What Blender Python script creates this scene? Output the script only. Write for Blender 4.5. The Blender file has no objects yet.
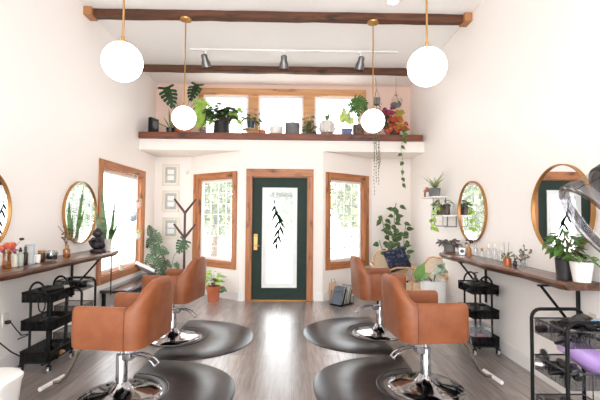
import bpy, bmesh, math, random
from mathutils import Vector, Matrix
R = math.radians
S = bpy.context.scene
COL = S.collection

# ------------------------------------------------------------------ camera
CAM = Vector((0, 0, 1.42)); FPX = 400.0
yaw, pitch, roll = R(1.0), R(2.15), R(0.45)
fw = Vector((math.sin(yaw)*math.cos(pitch), math.cos(yaw)*math.cos(pitch), math.sin(pitch)))
rt0 = fw.cross(Vector((0, 0, 1))).normalized(); up0 = rt0.cross(fw)
rt = (math.cos(roll)*rt0 + math.sin(roll)*up0).normalized(); up = rt.cross(fw)
rt = fw.cross(up)
def ray(px, py): return (fw*FPX + rt*(px-300) - up*(py-200)).normalized()
def at(px, py, y):
    d = ray(px, py); return CAM + d*(y/d.y)
def on_x(px, X, z):
    """y on the vertical plane x=X so that (X,y,z) shows in column px"""
    lo, hi = 0.6, 12.0
    for _ in range(50):
        m = (lo+hi)/2; p = Vector((X, m, z))-CAM
        u = 300+FPX*p.dot(rt)/p.dot(fw)
        if (u > px) == (X > 0): lo = m
        else: hi = m
    return lo
cd = bpy.data.cameras.new('camera'); cam = bpy.data.objects.new('camera', cd); COL.objects.link(cam)
cd.sensor_width = 36; cd.lens = 24.0; cd.clip_start = 0.05
M3 = Matrix((rt, up, -fw)).transposed()
cam.matrix_world = Matrix.Translation(CAM) @ M3.to_4x4()
S.camera = cam

# ------------------------------------------------------------------ materials
def lin(c):
    c = c/255.0
    return c/12.92 if c <= 0.04045 else ((c+0.055)/1.055)**2.4
def C(r, g, b): return (lin(r), lin(g), lin(b), 1)
MATS = {}
def mat(name, c1, c2=None, rough=0.5, metal=0.0, scale=6.0, stretch=(1, 1, 1), bump=0.0, spec=0.5,
        emit=0.0, trans=0.0, alpha_mix=0.0, detail=4.0, lo=0.35, hi=0.65, coat=0.0, subsurf=0.0):
    if name in MATS: return MATS[name]
    m = bpy.data.materials.new(name); m.use_nodes = True
    nt = m.node_tree; b = nt.nodes['Principled BSDF']; out = nt.nodes['Material Output']
    b.inputs['Base Color'].default_value = c1; b.inputs['Roughness'].default_value = rough
    b.inputs['Metallic'].default_value = metal; b.inputs['Specular IOR Level'].default_value = spec
    if coat: b.inputs['Coat Weight'].default_value = coat
    if trans: b.inputs['Transmission Weight'].default_value = trans
    if emit:
        b.inputs['Emission Color'].default_value = c1; b.inputs['Emission Strength'].default_value = emit
    if c2 is not None or bump:
        tc = nt.nodes.new('ShaderNodeTexCoord'); mp = nt.nodes.new('ShaderNodeMapping')
        mp.inputs['Scale'].default_value = stretch
        nz = nt.nodes.new('ShaderNodeTexNoise'); nz.inputs['Scale'].default_value = scale
        nz.inputs['Detail'].default_value = detail
        nt.links.new(tc.outputs['Object'], mp.inputs['Vector']); nt.links.new(mp.outputs[0], nz.inputs['Vector'])
        if c2 is not None:
            cr = nt.nodes.new('ShaderNodeValToRGB')
            cr.color_ramp.elements[0].position = lo; cr.color_ramp.elements[1].position = hi
            cr.color_ramp.elements[0].color = c1; cr.color_ramp.elements[1].color = c2
            nt.links.new(nz.outputs['Fac'], cr.inputs[0]); nt.links.new(cr.outputs[0], b.inputs['Base Color'])
        if bump:
            bp = nt.nodes.new('ShaderNodeBump'); bp.inputs['Strength'].default_value = bump
            bp.inputs['Distance'].default_value = 0.01
            nt.links.new(nz.outputs['Fac'], bp.inputs['Height']); nt.links.new(bp.outputs[0], b.inputs['Normal'])
    if alpha_mix:
        tr = nt.nodes.new('ShaderNodeBsdfTransparent'); mx = nt.nodes.new('ShaderNodeMixShader')
        mx.inputs[0].default_value = alpha_mix
        nt.links.new(b.outputs[0], mx.inputs[1]); nt.links.new(tr.outputs[0], mx.inputs[2])
        nt.links.new(mx.outputs[0], out.inputs['Surface'])
    MATS[name] = m; return m

def glass(name, tint=(1, 1, 1, 1), gl=0.06, rough=0.02, haze=0.0):
    if name in MATS: return MATS[name]
    m = bpy.data.materials.new(name); m.use_nodes = True; nt = m.node_tree; nt.nodes.clear()
    out = nt.nodes.new('ShaderNodeOutputMaterial'); tr = nt.nodes.new('ShaderNodeBsdfTransparent')
    g = nt.nodes.new('ShaderNodeBsdfGlossy'); mx = nt.nodes.new('ShaderNodeMixShader')
    tr.inputs[0].default_value = tint; g.inputs['Roughness'].default_value = rough
    mx.inputs[0].default_value = gl
    nt.links.new(tr.outputs[0], mx.inputs[1]); nt.links.new(g.outputs[0], mx.inputs[2])
    if haze:
        tl = nt.nodes.new('ShaderNodeBsdfTranslucent'); m2 = nt.nodes.new('ShaderNodeMixShader'); m2.inputs[0].default_value = haze
        nt.links.new(mx.outputs[0], m2.inputs[1]); nt.links.new(tl.outputs[0], m2.inputs[2]); mx = m2
    nt.links.new(mx.outputs[0], out.inputs[0]); MATS[name] = m; return m

def wood(name, c1, c2, knots=True, axis='z', rough=0.45, scale=3.0, dark=None, coat=0.0):
    """procedural timber, grain along the given object axis"""
    m = bpy.data.materials.new(name); m.use_nodes = True; nt = m.node_tree; b = nt.nodes['Principled BSDF']
    b.inputs['Roughness'].default_value = rough
    if coat: b.inputs['Coat Weight'].default_value = coat
    tc = nt.nodes.new('ShaderNodeTexCoord'); mp = nt.nodes.new('ShaderNodeMapping')
    st = {'x': (0.7, 9, 9), 'y': (9, 0.7, 9), 'z': (9, 9, 0.7)}[axis]
    mp.inputs['Scale'].default_value = st
    nz = nt.nodes.new('ShaderNodeTexNoise'); nz.inputs['Scale'].default_value = scale; nz.inputs['Detail'].default_value = 6
    nz.inputs['Distortion'].default_value = 0.6
    cr = nt.nodes.new('ShaderNodeValToRGB'); e = cr.color_ramp.elements
    e[0].position = 0.3; e[1].position = 0.7; e[0].color = c1; e[1].color = c2
    nt.links.new(tc.outputs['Object'], mp.inputs[0]); nt.links.new(mp.outputs[0], nz.inputs['Vector'])
    nt.links.new(nz.outputs['Fac'], cr.inputs[0])
    last = cr.outputs[0]
    if knots:
        mp2 = nt.nodes.new('ShaderNodeMapping')
        mp2.inputs['Scale'].default_value = {'x': (0.5, 1.4, 1.4), 'y': (1.4, 0.5, 1.4), 'z': (1.4, 1.4, 0.5)}[axis]
        n2 = nt.nodes.new('ShaderNodeTexNoise'); n2.inputs['Scale'].default_value = 6.0; n2.inputs['Detail'].default_value = 2
        c3 = nt.nodes.new('ShaderNodeValToRGB'); c3.color_ramp.elements[0].position = 0.60; c3.color_ramp.elements[1].position = 0.74
        mx = nt.nodes.new('ShaderNodeMix'); mx.data_type = 'RGBA'
        nt.links.new(tc.outputs['Object'], mp2.inputs[0]); nt.links.new(mp2.outputs[0], n2.inputs['Vector'])
        nt.links.new(n2.outputs['Fac'], c3.inputs[0]); nt.links.new(c3.outputs[0], mx.inputs['Factor'])
        nt.links.new(last, mx.inputs['A']); mx.inputs['B'].default_value = dark or tuple(x*0.35 for x in c1[:3])+(1,)
        last = mx.outputs['Result']
    nt.links.new(last, b.inputs['Base Color']); MATS[name] = m; return m

def board_wall(name, c, axis, pitch_m=0.14):
    """painted vertical boards, a faint groove between them"""
    m = bpy.data.materials.new(name); m.use_nodes = True; nt = m.node_tree; b = nt.nodes['Principled BSDF']
    b.inputs['Base Color'].default_value = c; b.inputs['Roughness'].default_value = 0.42
    tc = nt.nodes.new('ShaderNodeTexCoord'); sp = nt.nodes.new('ShaderNodeSeparateXYZ')
    nt.links.new(tc.outputs['Object'], sp.inputs[0])
    def math_(op, a, bv=None):
        n = nt.nodes.new('ShaderNodeMath'); n.operation = op
        nt.links.new(a, n.inputs[0])
        if bv is not None: n.inputs[1].default_value = bv
        return n.outputs[0]
    v = math_('FRACT', math_('DIVIDE', sp.outputs[axis], pitch_m))
    v = math_('LESS_THAN', math_('ABSOLUTE', math_('SUBTRACT', v, 0.5)), 0.475)
    nz = nt.nodes.new('ShaderNodeTexNoise'); nz.inputs['Scale'].default_value = 1.5
    nt.links.new(tc.outputs['Object'], nz.inputs['Vector'])
    ad = nt.nodes.new('ShaderNodeMath'); ad.operation = 'ADD'
    nt.links.new(v, ad.inputs[0]); nt.links.new(nz.outputs['Fac'], ad.inputs[1])
    bp = nt.nodes.new('ShaderNodeBump'); bp.inputs['Strength'].default_value = 0.22; bp.inputs['Distance'].default_value = 0.006
    nt.links.new(ad.outputs[0], bp.inputs['Height']); nt.links.new(bp.outputs[0], b.inputs['Normal'])
    MATS[name] = m; return m

def plank_floor():
    m = bpy.data.materials.new('floor_planks'); m.use_nodes = True; nt = m.node_tree; b = nt.nodes['Principled BSDF']
    tc = nt.nodes.new('ShaderNodeTexCoord'); mp = nt.nodes.new('ShaderNodeMapping')
    mp.inputs['Rotation'].default_value = (0, 0, R(90))
    br = nt.nodes.new('ShaderNodeTexBrick'); br.inputs['Scale'].default_value = 1.0
    br.inputs['Brick Width'].default_value = 1.22; br.inputs['Row Height'].default_value = 0.155
    br.inputs['Mortar Size'].default_value = 0.0022; br.offset = 0.37
    br.inputs['Color1'].default_value = C(160, 149, 144); br.inputs['Color2'].default_value = C(128, 117, 112)
    br.inputs['Mortar'].default_value = C(88, 78, 72); br.inputs['Bias'].default_value = -0.1
    nt.links.new(tc.outputs['Object'], mp.inputs[0]); nt.links.new(mp.outputs[0], br.inputs['Vector'])
    m2 = nt.nodes.new('ShaderNodeMapping'); m2.inputs['Scale'].default_value = (16, 1.3, 1)
    nz = nt.nodes.new('ShaderNodeTexNoise'); nz.inputs['Scale'].default_value = 2.2; nz.inputs['Detail'].default_value = 7
    nz.inputs['Distortion'].default_value = 0.8
    nt.links.new(tc.outputs['Object'], m2.inputs[0]); nt.links.new(m2.outputs[0], nz.inputs['Vector'])
    cr = nt.nodes.new('ShaderNodeValToRGB'); cr.color_ramp.elements[0].position = 0.3; cr.color_ramp.elements[1].position = 0.72
    cr.color_ramp.elements[0].color = (0.55, 0.53, 0.52, 1); cr.color_ramp.elements[1].color = (1.25, 1.22, 1.2, 1)
    mx = nt.nodes.new('ShaderNodeMix'); mx.data_type = 'RGBA'; mx.blend_type = 'MULTIPLY'; mx.inputs['Factor'].default_value = 1.0
    nt.links.new(nz.outputs['Fac'], cr.inputs[0]); nt.links.new(br.outputs['Color'], mx.inputs['A']); nt.links.new(cr.outputs[0], mx.inputs['B'])
    nt.links.new(mx.outputs['Result'], b.inputs['Base Color'])
    b.inputs['Roughness'].default_value = 0.30; b.inputs['Specular IOR Level'].default_value = 1.0; b.inputs['Coat Weight'].default_value = 0.5; b.inputs['Coat Roughness'].default_value = 0.27
    bp = nt.nodes.new('ShaderNodeBump'); bp.inputs['Strength'].default_value = 0.12; bp.inputs['Distance'].default_value = 0.004
    nt.links.new(nz.outputs['Fac'], bp.inputs['Height']); nt.links.new(bp.outputs[0], b.inputs['Normal'])
    MATS['floor'] = m; return m

WALLC = C(240, 232, 228)
m_wall = mat('wall_paint', C(245, 237, 230), rough=0.6)
m_wl = board_wall('board_wall', C(248, 242, 237), 1)
m_ceil = mat('ceiling_paint', C(250, 248, 246), rough=0.5)
m_pink = mat('blush_paint', C(236, 206, 191), rough=0.6)
m_trimw = mat('white_trim', C(240, 237, 233), rough=0.35)
m_floor = plank_floor()
m_cas = wood('cedar_casing', C(150, 90, 50), C(192, 126, 80), axis='z')
m_casx = wood('cedar_casing_across', C(150, 90, 50), C(192, 126, 80), axis='x')
m_casl = wood('pale_pine_casing', C(196, 138, 88), C(222, 170, 120), axis='x')
m_beam = wood('rough_beam', C(60, 34, 20), C(112, 66, 40), axis='x', scale=2.0, rough=0.6)
m_block = wood('beam_block', C(160, 105, 62), C(190, 135, 88), axis='z', knots=False)
m_shelf = wood('shelf_board', C(92, 44, 25), C(134, 70, 42), axis='x', scale=2.5)
m_slab = wood('walnut_slab', C(58, 34, 23), C(122, 82, 60), axis='y', scale=2.0, rough=0.3, coat=0.3, dark=C(58, 36, 26))
m_leather = mat('cognac_leather', C(130, 71, 39), C(146, 84, 49), rough=0.42, scale=9, bump=0.06)
m_chrome = mat('chrome', C(178, 178, 182), rough=0.10, metal=1)
m_steel = mat('brushed_steel', C(190, 188, 186), rough=0.28, metal=1)
m_black = mat('black_metal', C(10, 10, 11), rough=0.5, spec=0.25)
m_mesh = mat('black_wire_mesh', C(10, 10, 11), rough=0.6, alpha_mix=0.38, spec=0.2)
m_wire = mat('grey_wire_mesh', C(56, 56, 60), rough=0.4, metal=0.4, alpha_mix=0.72)
m_rubber = mat('black_rubber', C(26, 26, 29), C(34, 34, 38), rough=0.30, scale=3, spec=0.8)
m_plast = mat('black_plastic', C(14, 13, 15), rough=0.3)
m_dgrey = mat('dark_grey_plastic', C(44, 41, 44), rough=0.35)
m_brass = mat('brass', C(186, 142, 88), rough=0.32, metal=0.9)
m_goldp = mat('gold_paint', C(172, 124, 70), rough=0.35, metal=0.6)
m_mirror = mat('mirror_glass', C(245, 245, 245), rough=0.0, metal=1)
m_globe = mat('opal_globe', (1, 0.98, 0.95, 1), rough=0.2, emit=7.0)
m_pane = glass('window_glass', gl=0.05, haze=0.06)  # translucent veil in the pane imitates the glare of blown-out windows
m_clear = glass('clear_glass', (0.93, 0.95, 0.95, 1), gl=0.14)
m_amber = glass('amber_glass', (0.72, 0.42, 0.16, 1), gl=0.1)
m_smoke = glass('smoky_acrylic', (0.52, 0.50, 0.52, 1), gl=0.25, rough=0.08)
m_door = mat('green_door_paint', C(38, 54, 47), C(41, 57, 50), rough=0.6, scale=4, spec=0.25)
m_doorw = mat('door_white', C(238, 238, 236), rough=0.4)
m_terra = mat('terracotta', C(186, 100, 66), C(202, 118, 82), rough=0.75, scale=8)
m_soil = mat('soil', C(48, 36, 28), C(70, 54, 42), rough=0.95, scale=30)
m_white = mat('white_ceramic', C(240, 238, 234), rough=0.25)
m_offw = mat('offwhite_ceramic', C(222, 216, 208), rough=0.5)
m_gpot = mat('grey_concrete', C(108, 108, 108), C(126, 126, 126), rough=0.8, scale=10)
m_dpot = mat('charcoal_pot', C(40, 37, 39), rough=0.55)
m_bpot = mat('blue_glaze', C(52, 72, 128), rough=0.3)
m_brpot = mat('woven_brown_pot', C(82, 66, 58), C(120, 100, 88), rough=0.8, scale=22)
def leafm(n, a, b, r=0.4): return mat(n, a, b, rough=r, scale=14)
m_dleaf = leafm('deep_green_leaf', C(22, 46, 20), C(46, 84, 36))
m_leaf = leafm('mid_green_leaf', C(44, 80, 30), C(86, 124, 52))
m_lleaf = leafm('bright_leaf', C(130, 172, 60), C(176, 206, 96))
m_var = leafm('variegated_leaf', C(84, 128, 84), C(214, 224, 206))
m_snake = mat('snake_leaf', C(36, 72, 30), C(98, 138, 66), rough=0.4, scale=5, stretch=(1, 1, 6))
m_purp = leafm('purple_dark_leaf', C(64, 52, 58), C(96, 84, 84))
m_col_r = leafm('coleus_red', C(150, 50, 36), C(206, 92, 46))
m_col_p = leafm('coleus_magenta', C(120, 40, 70), C(160, 66, 96))
m_stem = mat('stem', C(96, 92, 52), rough=0.7)
m_twig = mat('twig', C(110, 86, 62), rough=0.8)
m_rattan = mat('rattan', C(196, 150, 100), C(222, 182, 132), rough=0.6, scale=40)
m_rattanm = mat('rattan_weave', C(206, 180, 148), C(226, 206, 178), rough=0.7, scale=60, alpha_mix=0.25)
m_navy = mat('navy_pattern', C(26, 32, 54), C(120, 130, 158), rough=0.9, scale=14, lo=0.52, hi=0.75)
m_coat = mat('mahogany', C(70, 30, 26), rough=0.35)
m_cloth = mat('white_cloth', C(238, 236, 236), rough=0.9)
m_lav = mat('lavender_plastic', C(168, 132, 196), C(180, 146, 206), rough=0.35, scale=3)
m_red = mat('red_plastic', C(170, 50, 60), rough=0.4)
m_blue = mat('pale_blue_plastic', C(150, 190, 226), rough=0.3)
m_bronze = mat('dark_bronze', C(44, 38, 44), C(62, 54, 62), rough=0.38, metal=0.3, scale=12)
m_pinkp = mat('pink_ceramic', C(226, 190, 186), rough=0.5)
m_pale = mat('pale_grey_blue', C(150, 158, 172), rough=0.5)
m_orange = mat('orange_petals', C(176, 66, 44), C(206, 108, 70), rough=0.7, scale=30)
m_mag = mat('violet_petals', C(150, 80, 120), rough=0.7)
m_paper = mat('cream_paper', C(234, 229, 218), rough=0.8)
m_pic = mat('grey_print', C(176, 176, 170), C(196, 196, 190), rough=0.7, scale=8)
m_copper = mat('copper', C(196, 120, 82), rough=0.35, metal=0.7)
m_ivory = mat('ivory_frame', C(229, 218, 196), rough=0.5)

# ------------------------------------------------------------------ mesh builder
class MB:
    def __init__(s): s.v = []; s.f = []; s.mi = []; s.m = 0
    def add(s, vs, fs, M=None):
        o = len(s.v)
        for p in vs:
            p = Vector(p); s.v.append(M @ p if M is not None else p)
        for f in fs: s.f.append([o+i for i in f]); s.mi.append(s.m)
        return s
    def box(s, c, d, M=None, rz=0, rot=None):
        x, y, z = d[0]/2, d[1]/2, d[2]/2
        T = Matrix.Translation(c)
        if rot is not None: T = T @ rot
        elif rz: T = T @ Matrix.Rotation(rz, 4, 'Z')
        if M is not None: T = M @ T
        v = [(-x, -y, -z), (x, -y, -z), (x, y, -z), (-x, y, -z), (-x, -y, z), (x, -y, z), (x, y, z), (-x, y, z)]
        return s.add(v, [(0, 3, 2, 1), (4, 5, 6, 7), (0, 1, 5, 4), (1, 2, 6, 5), (2, 3, 7, 6), (3, 0, 4, 7)], T)
    def bb(s, x0, x1, y0, y1, z0, z1): return s.box(((x0+x1)/2, (y0+y1)/2, (z0+z1)/2), (x1-x0, y1-y0, z1-z0))
    def tube(s, pts, r, n=8, closed=False, M=None):
        P = [Vector(p) for p in pts]; k = len(P)
        rr = r if isinstance(r, (list, tuple)) else [r]*k
        vs = []; fs = []; prev = None
        for i in range(k):
            if closed: t = P[(i+1) % k]-P[i-1]
            else: t = P[min(i+1, k-1)]-P[max(i-1, 0)]
            t = t.normalized() if t.length > 1e-9 else Vector((0, 0, 1))
            if prev is None:
                a = Vector((0, 0, 1)) if abs(t.z) < 0.9 else Vector((1, 0, 0))
                nn = (a-t*a.dot(t)).normalized()
            else:
                nn = prev-t*prev.dot(t)
                nn = nn.normalized() if nn.length > 1e-6 else prev
            prev = nn; b = t.cross(nn)
            for j in range(n):
                a = 2*math.pi*j/n
                vs.append(P[i]+(nn*math.cos(a)+b*math.sin(a))*rr[i])
        for i in range(k if closed else k-1):
            i2 = (i+1) % k
            for j in range(n):
                j2 = (j+1) % n
                fs.append((i*n+j, i*n+j2, i2*n+j2, i2*n+j))
        if not closed:
            fs.append(tuple(range(n-1, -1, -1))); fs.append(tuple((k-1)*n+j for j in range(n)))
        return s.add(vs, fs, M)
    def lathe(s, prof, n=24, c=(0, 0, 0), M=None, caps=True):
        T = Matrix.Translation(c)
        if M is not None: T = M @ T
        vs = []; fs = []; k = len(prof)
        for (r, z) in prof:
            for j in range(n):
                a = 2*math.pi*j/n; vs.append((r*math.cos(a), r*math.sin(a), z))
        for i in range(k-1):
            for j in range(n):
                j2 = (j+1) % n; fs.append((i*n+j, i*n+j2, (i+1)*n+j2, (i+1)*n+j))
        if caps:
            if prof[0][0] > 1e-4: fs.append(tuple(range(n-1, -1, -1)))
            if prof[-1][0] > 1e-4: fs.append(tuple((k-1)*n+j for j in range(n)))
        return s.add(vs, fs, T)
    def ball(s, c, r, nu=16, nv=10, M=None, rot=None):
        if not isinstance(r, (tuple, list)): r = (r, r, r)
        prof = [(math.sin(math.pi*i/nv), -math.cos(math.pi*i/nv)) for i in range(nv+1)]
        prof[0] = (1e-5, -1); prof[-1] = (1e-5, 1)
        T = Matrix.Translation(c)
        if rot is not None: T = T @ rot
        T = T @ Matrix.Diagonal((r[0], r[1], r[2], 1))
        if M is not None: T = M @ T
        return s.lathe(prof, nu, M=T)
    def prism(s, pts, z0, z1, M=None):
        n = len(pts)
        v = [(x, y, z0) for x, y in pts]+[(x, y, z1) for x, y in pts]
        f = [tuple(range(n-1, -1, -1)), tuple(range(n, 2*n))]+[(i, (i+1) % n, n+(i+1) % n, n+i) for i in range(n)]
        return s.add(v, f, M)
    def loft(s, secs, caps=True, closed=False, M=None):
        n = len(secs[0]); k = len(secs); vs = [p for q in secs for p in q]; fs = []
        for i in range(k-1 if not closed else k):
            i2 = (i+1) % k
            for j in range(n):
                j2 = (j+1) % n; fs.append((i*n+j, i*n+j2, i2*n+j2, i2*n+j))
        if caps and not closed: fs.append(tuple(range(n-1, -1, -1))); fs.append(tuple((k-1)*n+j for j in range(n)))
        return s.add(vs, fs, M)
    def leaf(s, base, d, nrm, L, W, kind='ovate', droop=0.25, fold=0.12, rows=None):
        d = Vector(d).normalized(); nrm = Vector(nrm)
        nrm = nrm-d*nrm.dot(d)
        nrm = nrm.normalized() if nrm.length > 1e-5 else Vector((d.z, 0.2, -d.x)).normalized()
        sd = d.cross(nrm); base = Vector(base)
        k = rows or {'monstera': 17, 'blade': 7}.get(kind, 7)
        vs = []; fs = []
        if kind == 'monstera':
            def pt(x, t): return base+d*(L*t)+sd*x-nrm*(droop*L*t*t)+nrm*(fold*abs(x))
            def wd(t): return W/2*math.sin(math.pi*min(1, (max(0, t)+0.16)/1.16)**0.62)**0.8 if t < 1 else 0.0
            N = 8
            for i in range(N):
                t0, t1 = i/N*0.96, (i+1)/N*0.96; o = len(vs)
                vs += [pt(-wd(t0)*.42, t0), pt(wd(t0)*.42, t0), pt(wd(t1)*.42, t1), pt(-wd(t1)*.42, t1)]; fs.append((o, o+1, o+2, o+3))
            for sgn in (-1, 1):
                for i in range(6):
                    t0 = -0.02+i*0.165; t1 = t0+0.122; sw = 0.10 if i else -0.06; o = len(vs)
                    wa, wb, wm = wd(t0+.02), wd(t1), wd((t0+t1)/2+.02)
                    vs += [pt(sgn*wd(t0)*.36, t0), pt(sgn*wa*.92, t0+sw*.7), pt(sgn*wm*1.05, (t0+t1)/2+sw), pt(sgn*wb*.94, t1+sw), pt(sgn*wd(t1)*.36, t1)]
                    fs.append((o, o+1, o+2, o+3, o+4))
            o = len(vs); vs += [pt(-wd(.9)*.5, .88), pt(wd(.9)*.5, .88), pt(0, 1.04)]; fs.append((o, o+1, o+2))
            return s.add(vs, fs)
        for i in range(k):
            t = i/(k-1)
            if kind == 'blade': w = (0.75+0.5*math.sin(math.pi*min(1, t*1.1)))*(1-t**4)
            elif kind == 'lance': w = math.sin(math.pi*(t**0.85))
            elif kind == 'heart': w = math.sin(math.pi*(t**0.55)) if t > 0 else 0.25
            elif kind == 'monstera':
                w = math.sin(math.pi*min(1, (0.12+0.88*t)**0.62))
                if 0.15 < t < 0.93 and i % 3 == 2: w *= 0.34
            else: w = math.sin(math.pi*(t**0.7))
            w = max(w, 0.02)*W/2
            c = base+d*(L*t)-nrm*(droop*L*t*t)
            e = nrm*(fold*w)
            back = -d*(0.12*L if kind in ('heart', 'monstera') and t < 0.2 else 0)*(1-t/0.2 if t < 0.2 else 0)
            vs += [c-sd*w+e+back, c, c+sd*w+e+back]
        for i in range(k-1):
            o = i*3
            fs += [(o, o+1, o+4, o+3), (o+1, o+2, o+5, o+4)]
        return s.add(vs, fs)

LABELS = {}
def finish(o, label=None, cat=None, group=None, kind=None):
    if label: o['label'] = label
    if cat: o['category'] = cat
    if group: o['group'] = group
    if kind: o['kind'] = kind
    return o
def mesh(name, mb, m, parent=None, bevel=0.0, seg=2, sub=0, smooth=True, ang=40, loc=None, rz=None):
    me = bpy.data.meshes.new(name)
    me.from_pydata([tuple(v) for v in mb.v], [], mb.f); me.validate()
    for x in (m if isinstance(m, (list, tuple)) else [m]): me.materials.append(x)
    if any(mb.mi) and len(me.polygons) == len(mb.mi):
        for p, i in zip(me.polygons, mb.mi): p.material_index = i
    bm = bmesh.new(); bm.from_mesh(me); bmesh.ops.recalc_face_normals(bm, faces=bm.faces); bm.to_mesh(me); bm.free()
    if smooth:
        me.shade_smooth()
        try: me.set_sharp_from_angle(angle=R(ang))
        except Exception: pass
    o = bpy.data.objects.new(name, me); COL.objects.link(o)
    if parent is not None: o.parent = parent
    if loc is not None: o.location = loc
    if rz is not None: o.rotation_euler.z = rz
    if bevel:
        b = o.modifiers.new('bevel', 'BEVEL'); b.width = bevel; b.segments = seg; b.limit_method = 'ANGLE'; b.angle_limit = R(35)
    if sub:
        q = o.modifiers.new('sub', 'SUBSURF'); q.levels = sub; q.render_levels = sub
    return o
def thing(name, label, cat, loc=(0, 0, 0), rz=0, group=None):
    o = bpy.data.objects.new(name, None); COL.objects.link(o); o.empty_display_size = 0.1
    o.location = loc; o.rotation_euler.z = rz
    return finish(o, label, cat, group)
def dup(root, loc, rz, label, group=None, name=None):
    r = root.copy(); COL.objects.link(r); r.location = loc; r.rotation_euler.z = rz; r['label'] = label
    if group: r['group'] = group
    for ch in list(root.children):
        c = ch.copy(); COL.objects.link(c); c.parent = r
        for g in list(ch.children):
            d = g.copy(); COL.objects.link(d); d.parent = c
    return r
def struct(name, mb, m, parent=None, **k):
    o = mesh(name, mb, m, parent, **k)
    if parent is None: o['kind'] = 'structure'
    return o

# ------------------------------------------------------------------ the room
XL, XR, YD, YB, ZC, YN = -2.57, 2.20, 6.67, 7.45, 3.92, -2.6
def zceil(y): return 3.94-0.03*(y-4.93)
TH = 0.14
struct('floor', MB().bb(XL-TH, XR+TH, YN, YB+0.2, -0.1, 0), m_floor, smooth=False)
struct('ceiling', MB().loft([[(x, YN, zceil(YN)), (x, YB+0.2, zceil(YB+0.2)), (x, YB+0.2, zceil(YB+0.2)+.12), (x, YN, zceil(YN)+.12)] for x in (XL-TH-.02, XR+TH+.02)]), m_ceil, smooth=False)
def frame_of(p0, p1):
    d = Vector((p1[0]-p0[0], p1[1]-p0[1], 0)); L = d.length; d.normalize()
    return Matrix.Translation((p0[0], p0[1], 0)) @ Matrix.Rotation(math.atan2(d.y, d.x), 4, 'Z'), L, math.atan2(d.y, d.x)
def wall(name, p0, p1, z0, z1, m, openings=(), th=TH, mb=None, **k):
    F, L, a = frame_of(p0, p1); own = mb is None; mb = mb or MB()
    us = sorted({0, L} | {u for o in openings for u in o[:2]}); zs = sorted({z0, z1} | {z for o in openings for z in o[2:]})
    for i in range(len(us)-1):
        for j in range(len(zs)-1):
            uc, zc = (us[i]+us[i+1])/2, (zs[j]+zs[j+1])/2
            if any(o[0] < uc < o[1] and o[2] < zc < o[3] for o in openings): continue
            mb.box((uc, th/2, zc), (us[i+1]-us[i], th, zs[j+1]-zs[j]), F)
    return struct(name, mb, m, smooth=False) if own else mb
CW = 0.10
# openings (u0,u1,z0,z1)
lw = (5.31-YN+CW, 6.94-YN-CW, 0.47+CW, 2.15-CW)
wall('wall_left', (XL, YN), (XL, YB+0.2), 0, 4.2, m_wl, [lw])
wall('wall_right', (XR, YB+0.2), (XR, YN), 0, 4.2, m_wl)
BL0, BL1 = (-1.90, YB), (-0.88, YD)
BR0, BR1 = (0.50, YD), (1.47, YB)
lbay = math.hypot(BL1[0]-BL0[0], BL1[1]-BL0[1]); rbay = math.hypot(BR1[0]-BR0[0], BR1[1]-BR0[1])
blw = (lbay-0.03-0.10-0.88+0.0, lbay-0.06-CW, 0.50+CW, 2.15-CW)
blw = (0.10+CW, lbay-0.07-CW, 0.50+CW, 2.15-CW)
brw = (0.06+CW, rbay-0.10-CW, 0.50+CW, 2.15-CW)
wall('wall_front_left', (XL, YB), BL0, 0, 2.50, m_wall)
wall('wall_front_left_bay', BL0, BL1, 0, 2.50, m_wall, [blw])
DX0, DX1, DZ = -0.695, 0.255, 2.06
ddx = BL1[0]
wall('wall_front_door', BL1, BR0, 0, 2.50, m_wall, [(DX0-ddx, DX1-ddx, 0, DZ)])
wall('wall_front_right_bay', BR0, BR1, 0, 2.50, m_wall, [brw])
wall('wall_front_right', BR1, (XR, YB), 0, 2.50, m_wall)
struct('ceiling_ledge', MB().bb(XL, XR, YD-0.005, YB+0.1, 2.49, 2.671), m_wall, smooth=False)
LWX = [(-1.69, -0.85), (-0.66, 0.18), (0.39, 1.27)]
LZ0, LZ1 = 2.80, 3.66
wall('wall_front_upper', (XL, YB), (XR, YB), 2.671, ZC, m_pink, [(a-XL, b-XL, LZ0, LZ1) for a, b in LWX])

# baseboards
def baseb(name, p0, p1, cuts=()):
    F, L, a = frame_of(p0, p1); mb = MB(); us = [0]+[c for q in cuts for c in q]+[L]
    for i in range(0, len(us), 2):
        mb.box(((us[i]+us[i+1])/2, -0.008, 0.065), (us[i+1]-us[i], 0.016, 0.13), F)
        mb.box(((us[i]+us[i+1])/2, -0.006, 0.135), (us[i+1]-us[i], 0.010, 0.012), F)
    return struct(name, mb, m_trimw, smooth=False)
baseb('baseboard_left', (XL, YN), (XL, YB)); baseb('baseboard_right', (XR, YB), (XR, YN))
baseb('baseboard_front_left', (XL, YB), BL0); baseb('baseboard_front_left_bay', BL0, BL1)
baseb('baseboard_front_door', BL1, BR0, [(DX0-ddx-0.1, DX1-ddx+0.1)])
baseb('baseboard_front_right_bay', BR0, BR1); baseb('baseboard_front_right', BR1, (XR, YB))

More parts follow.
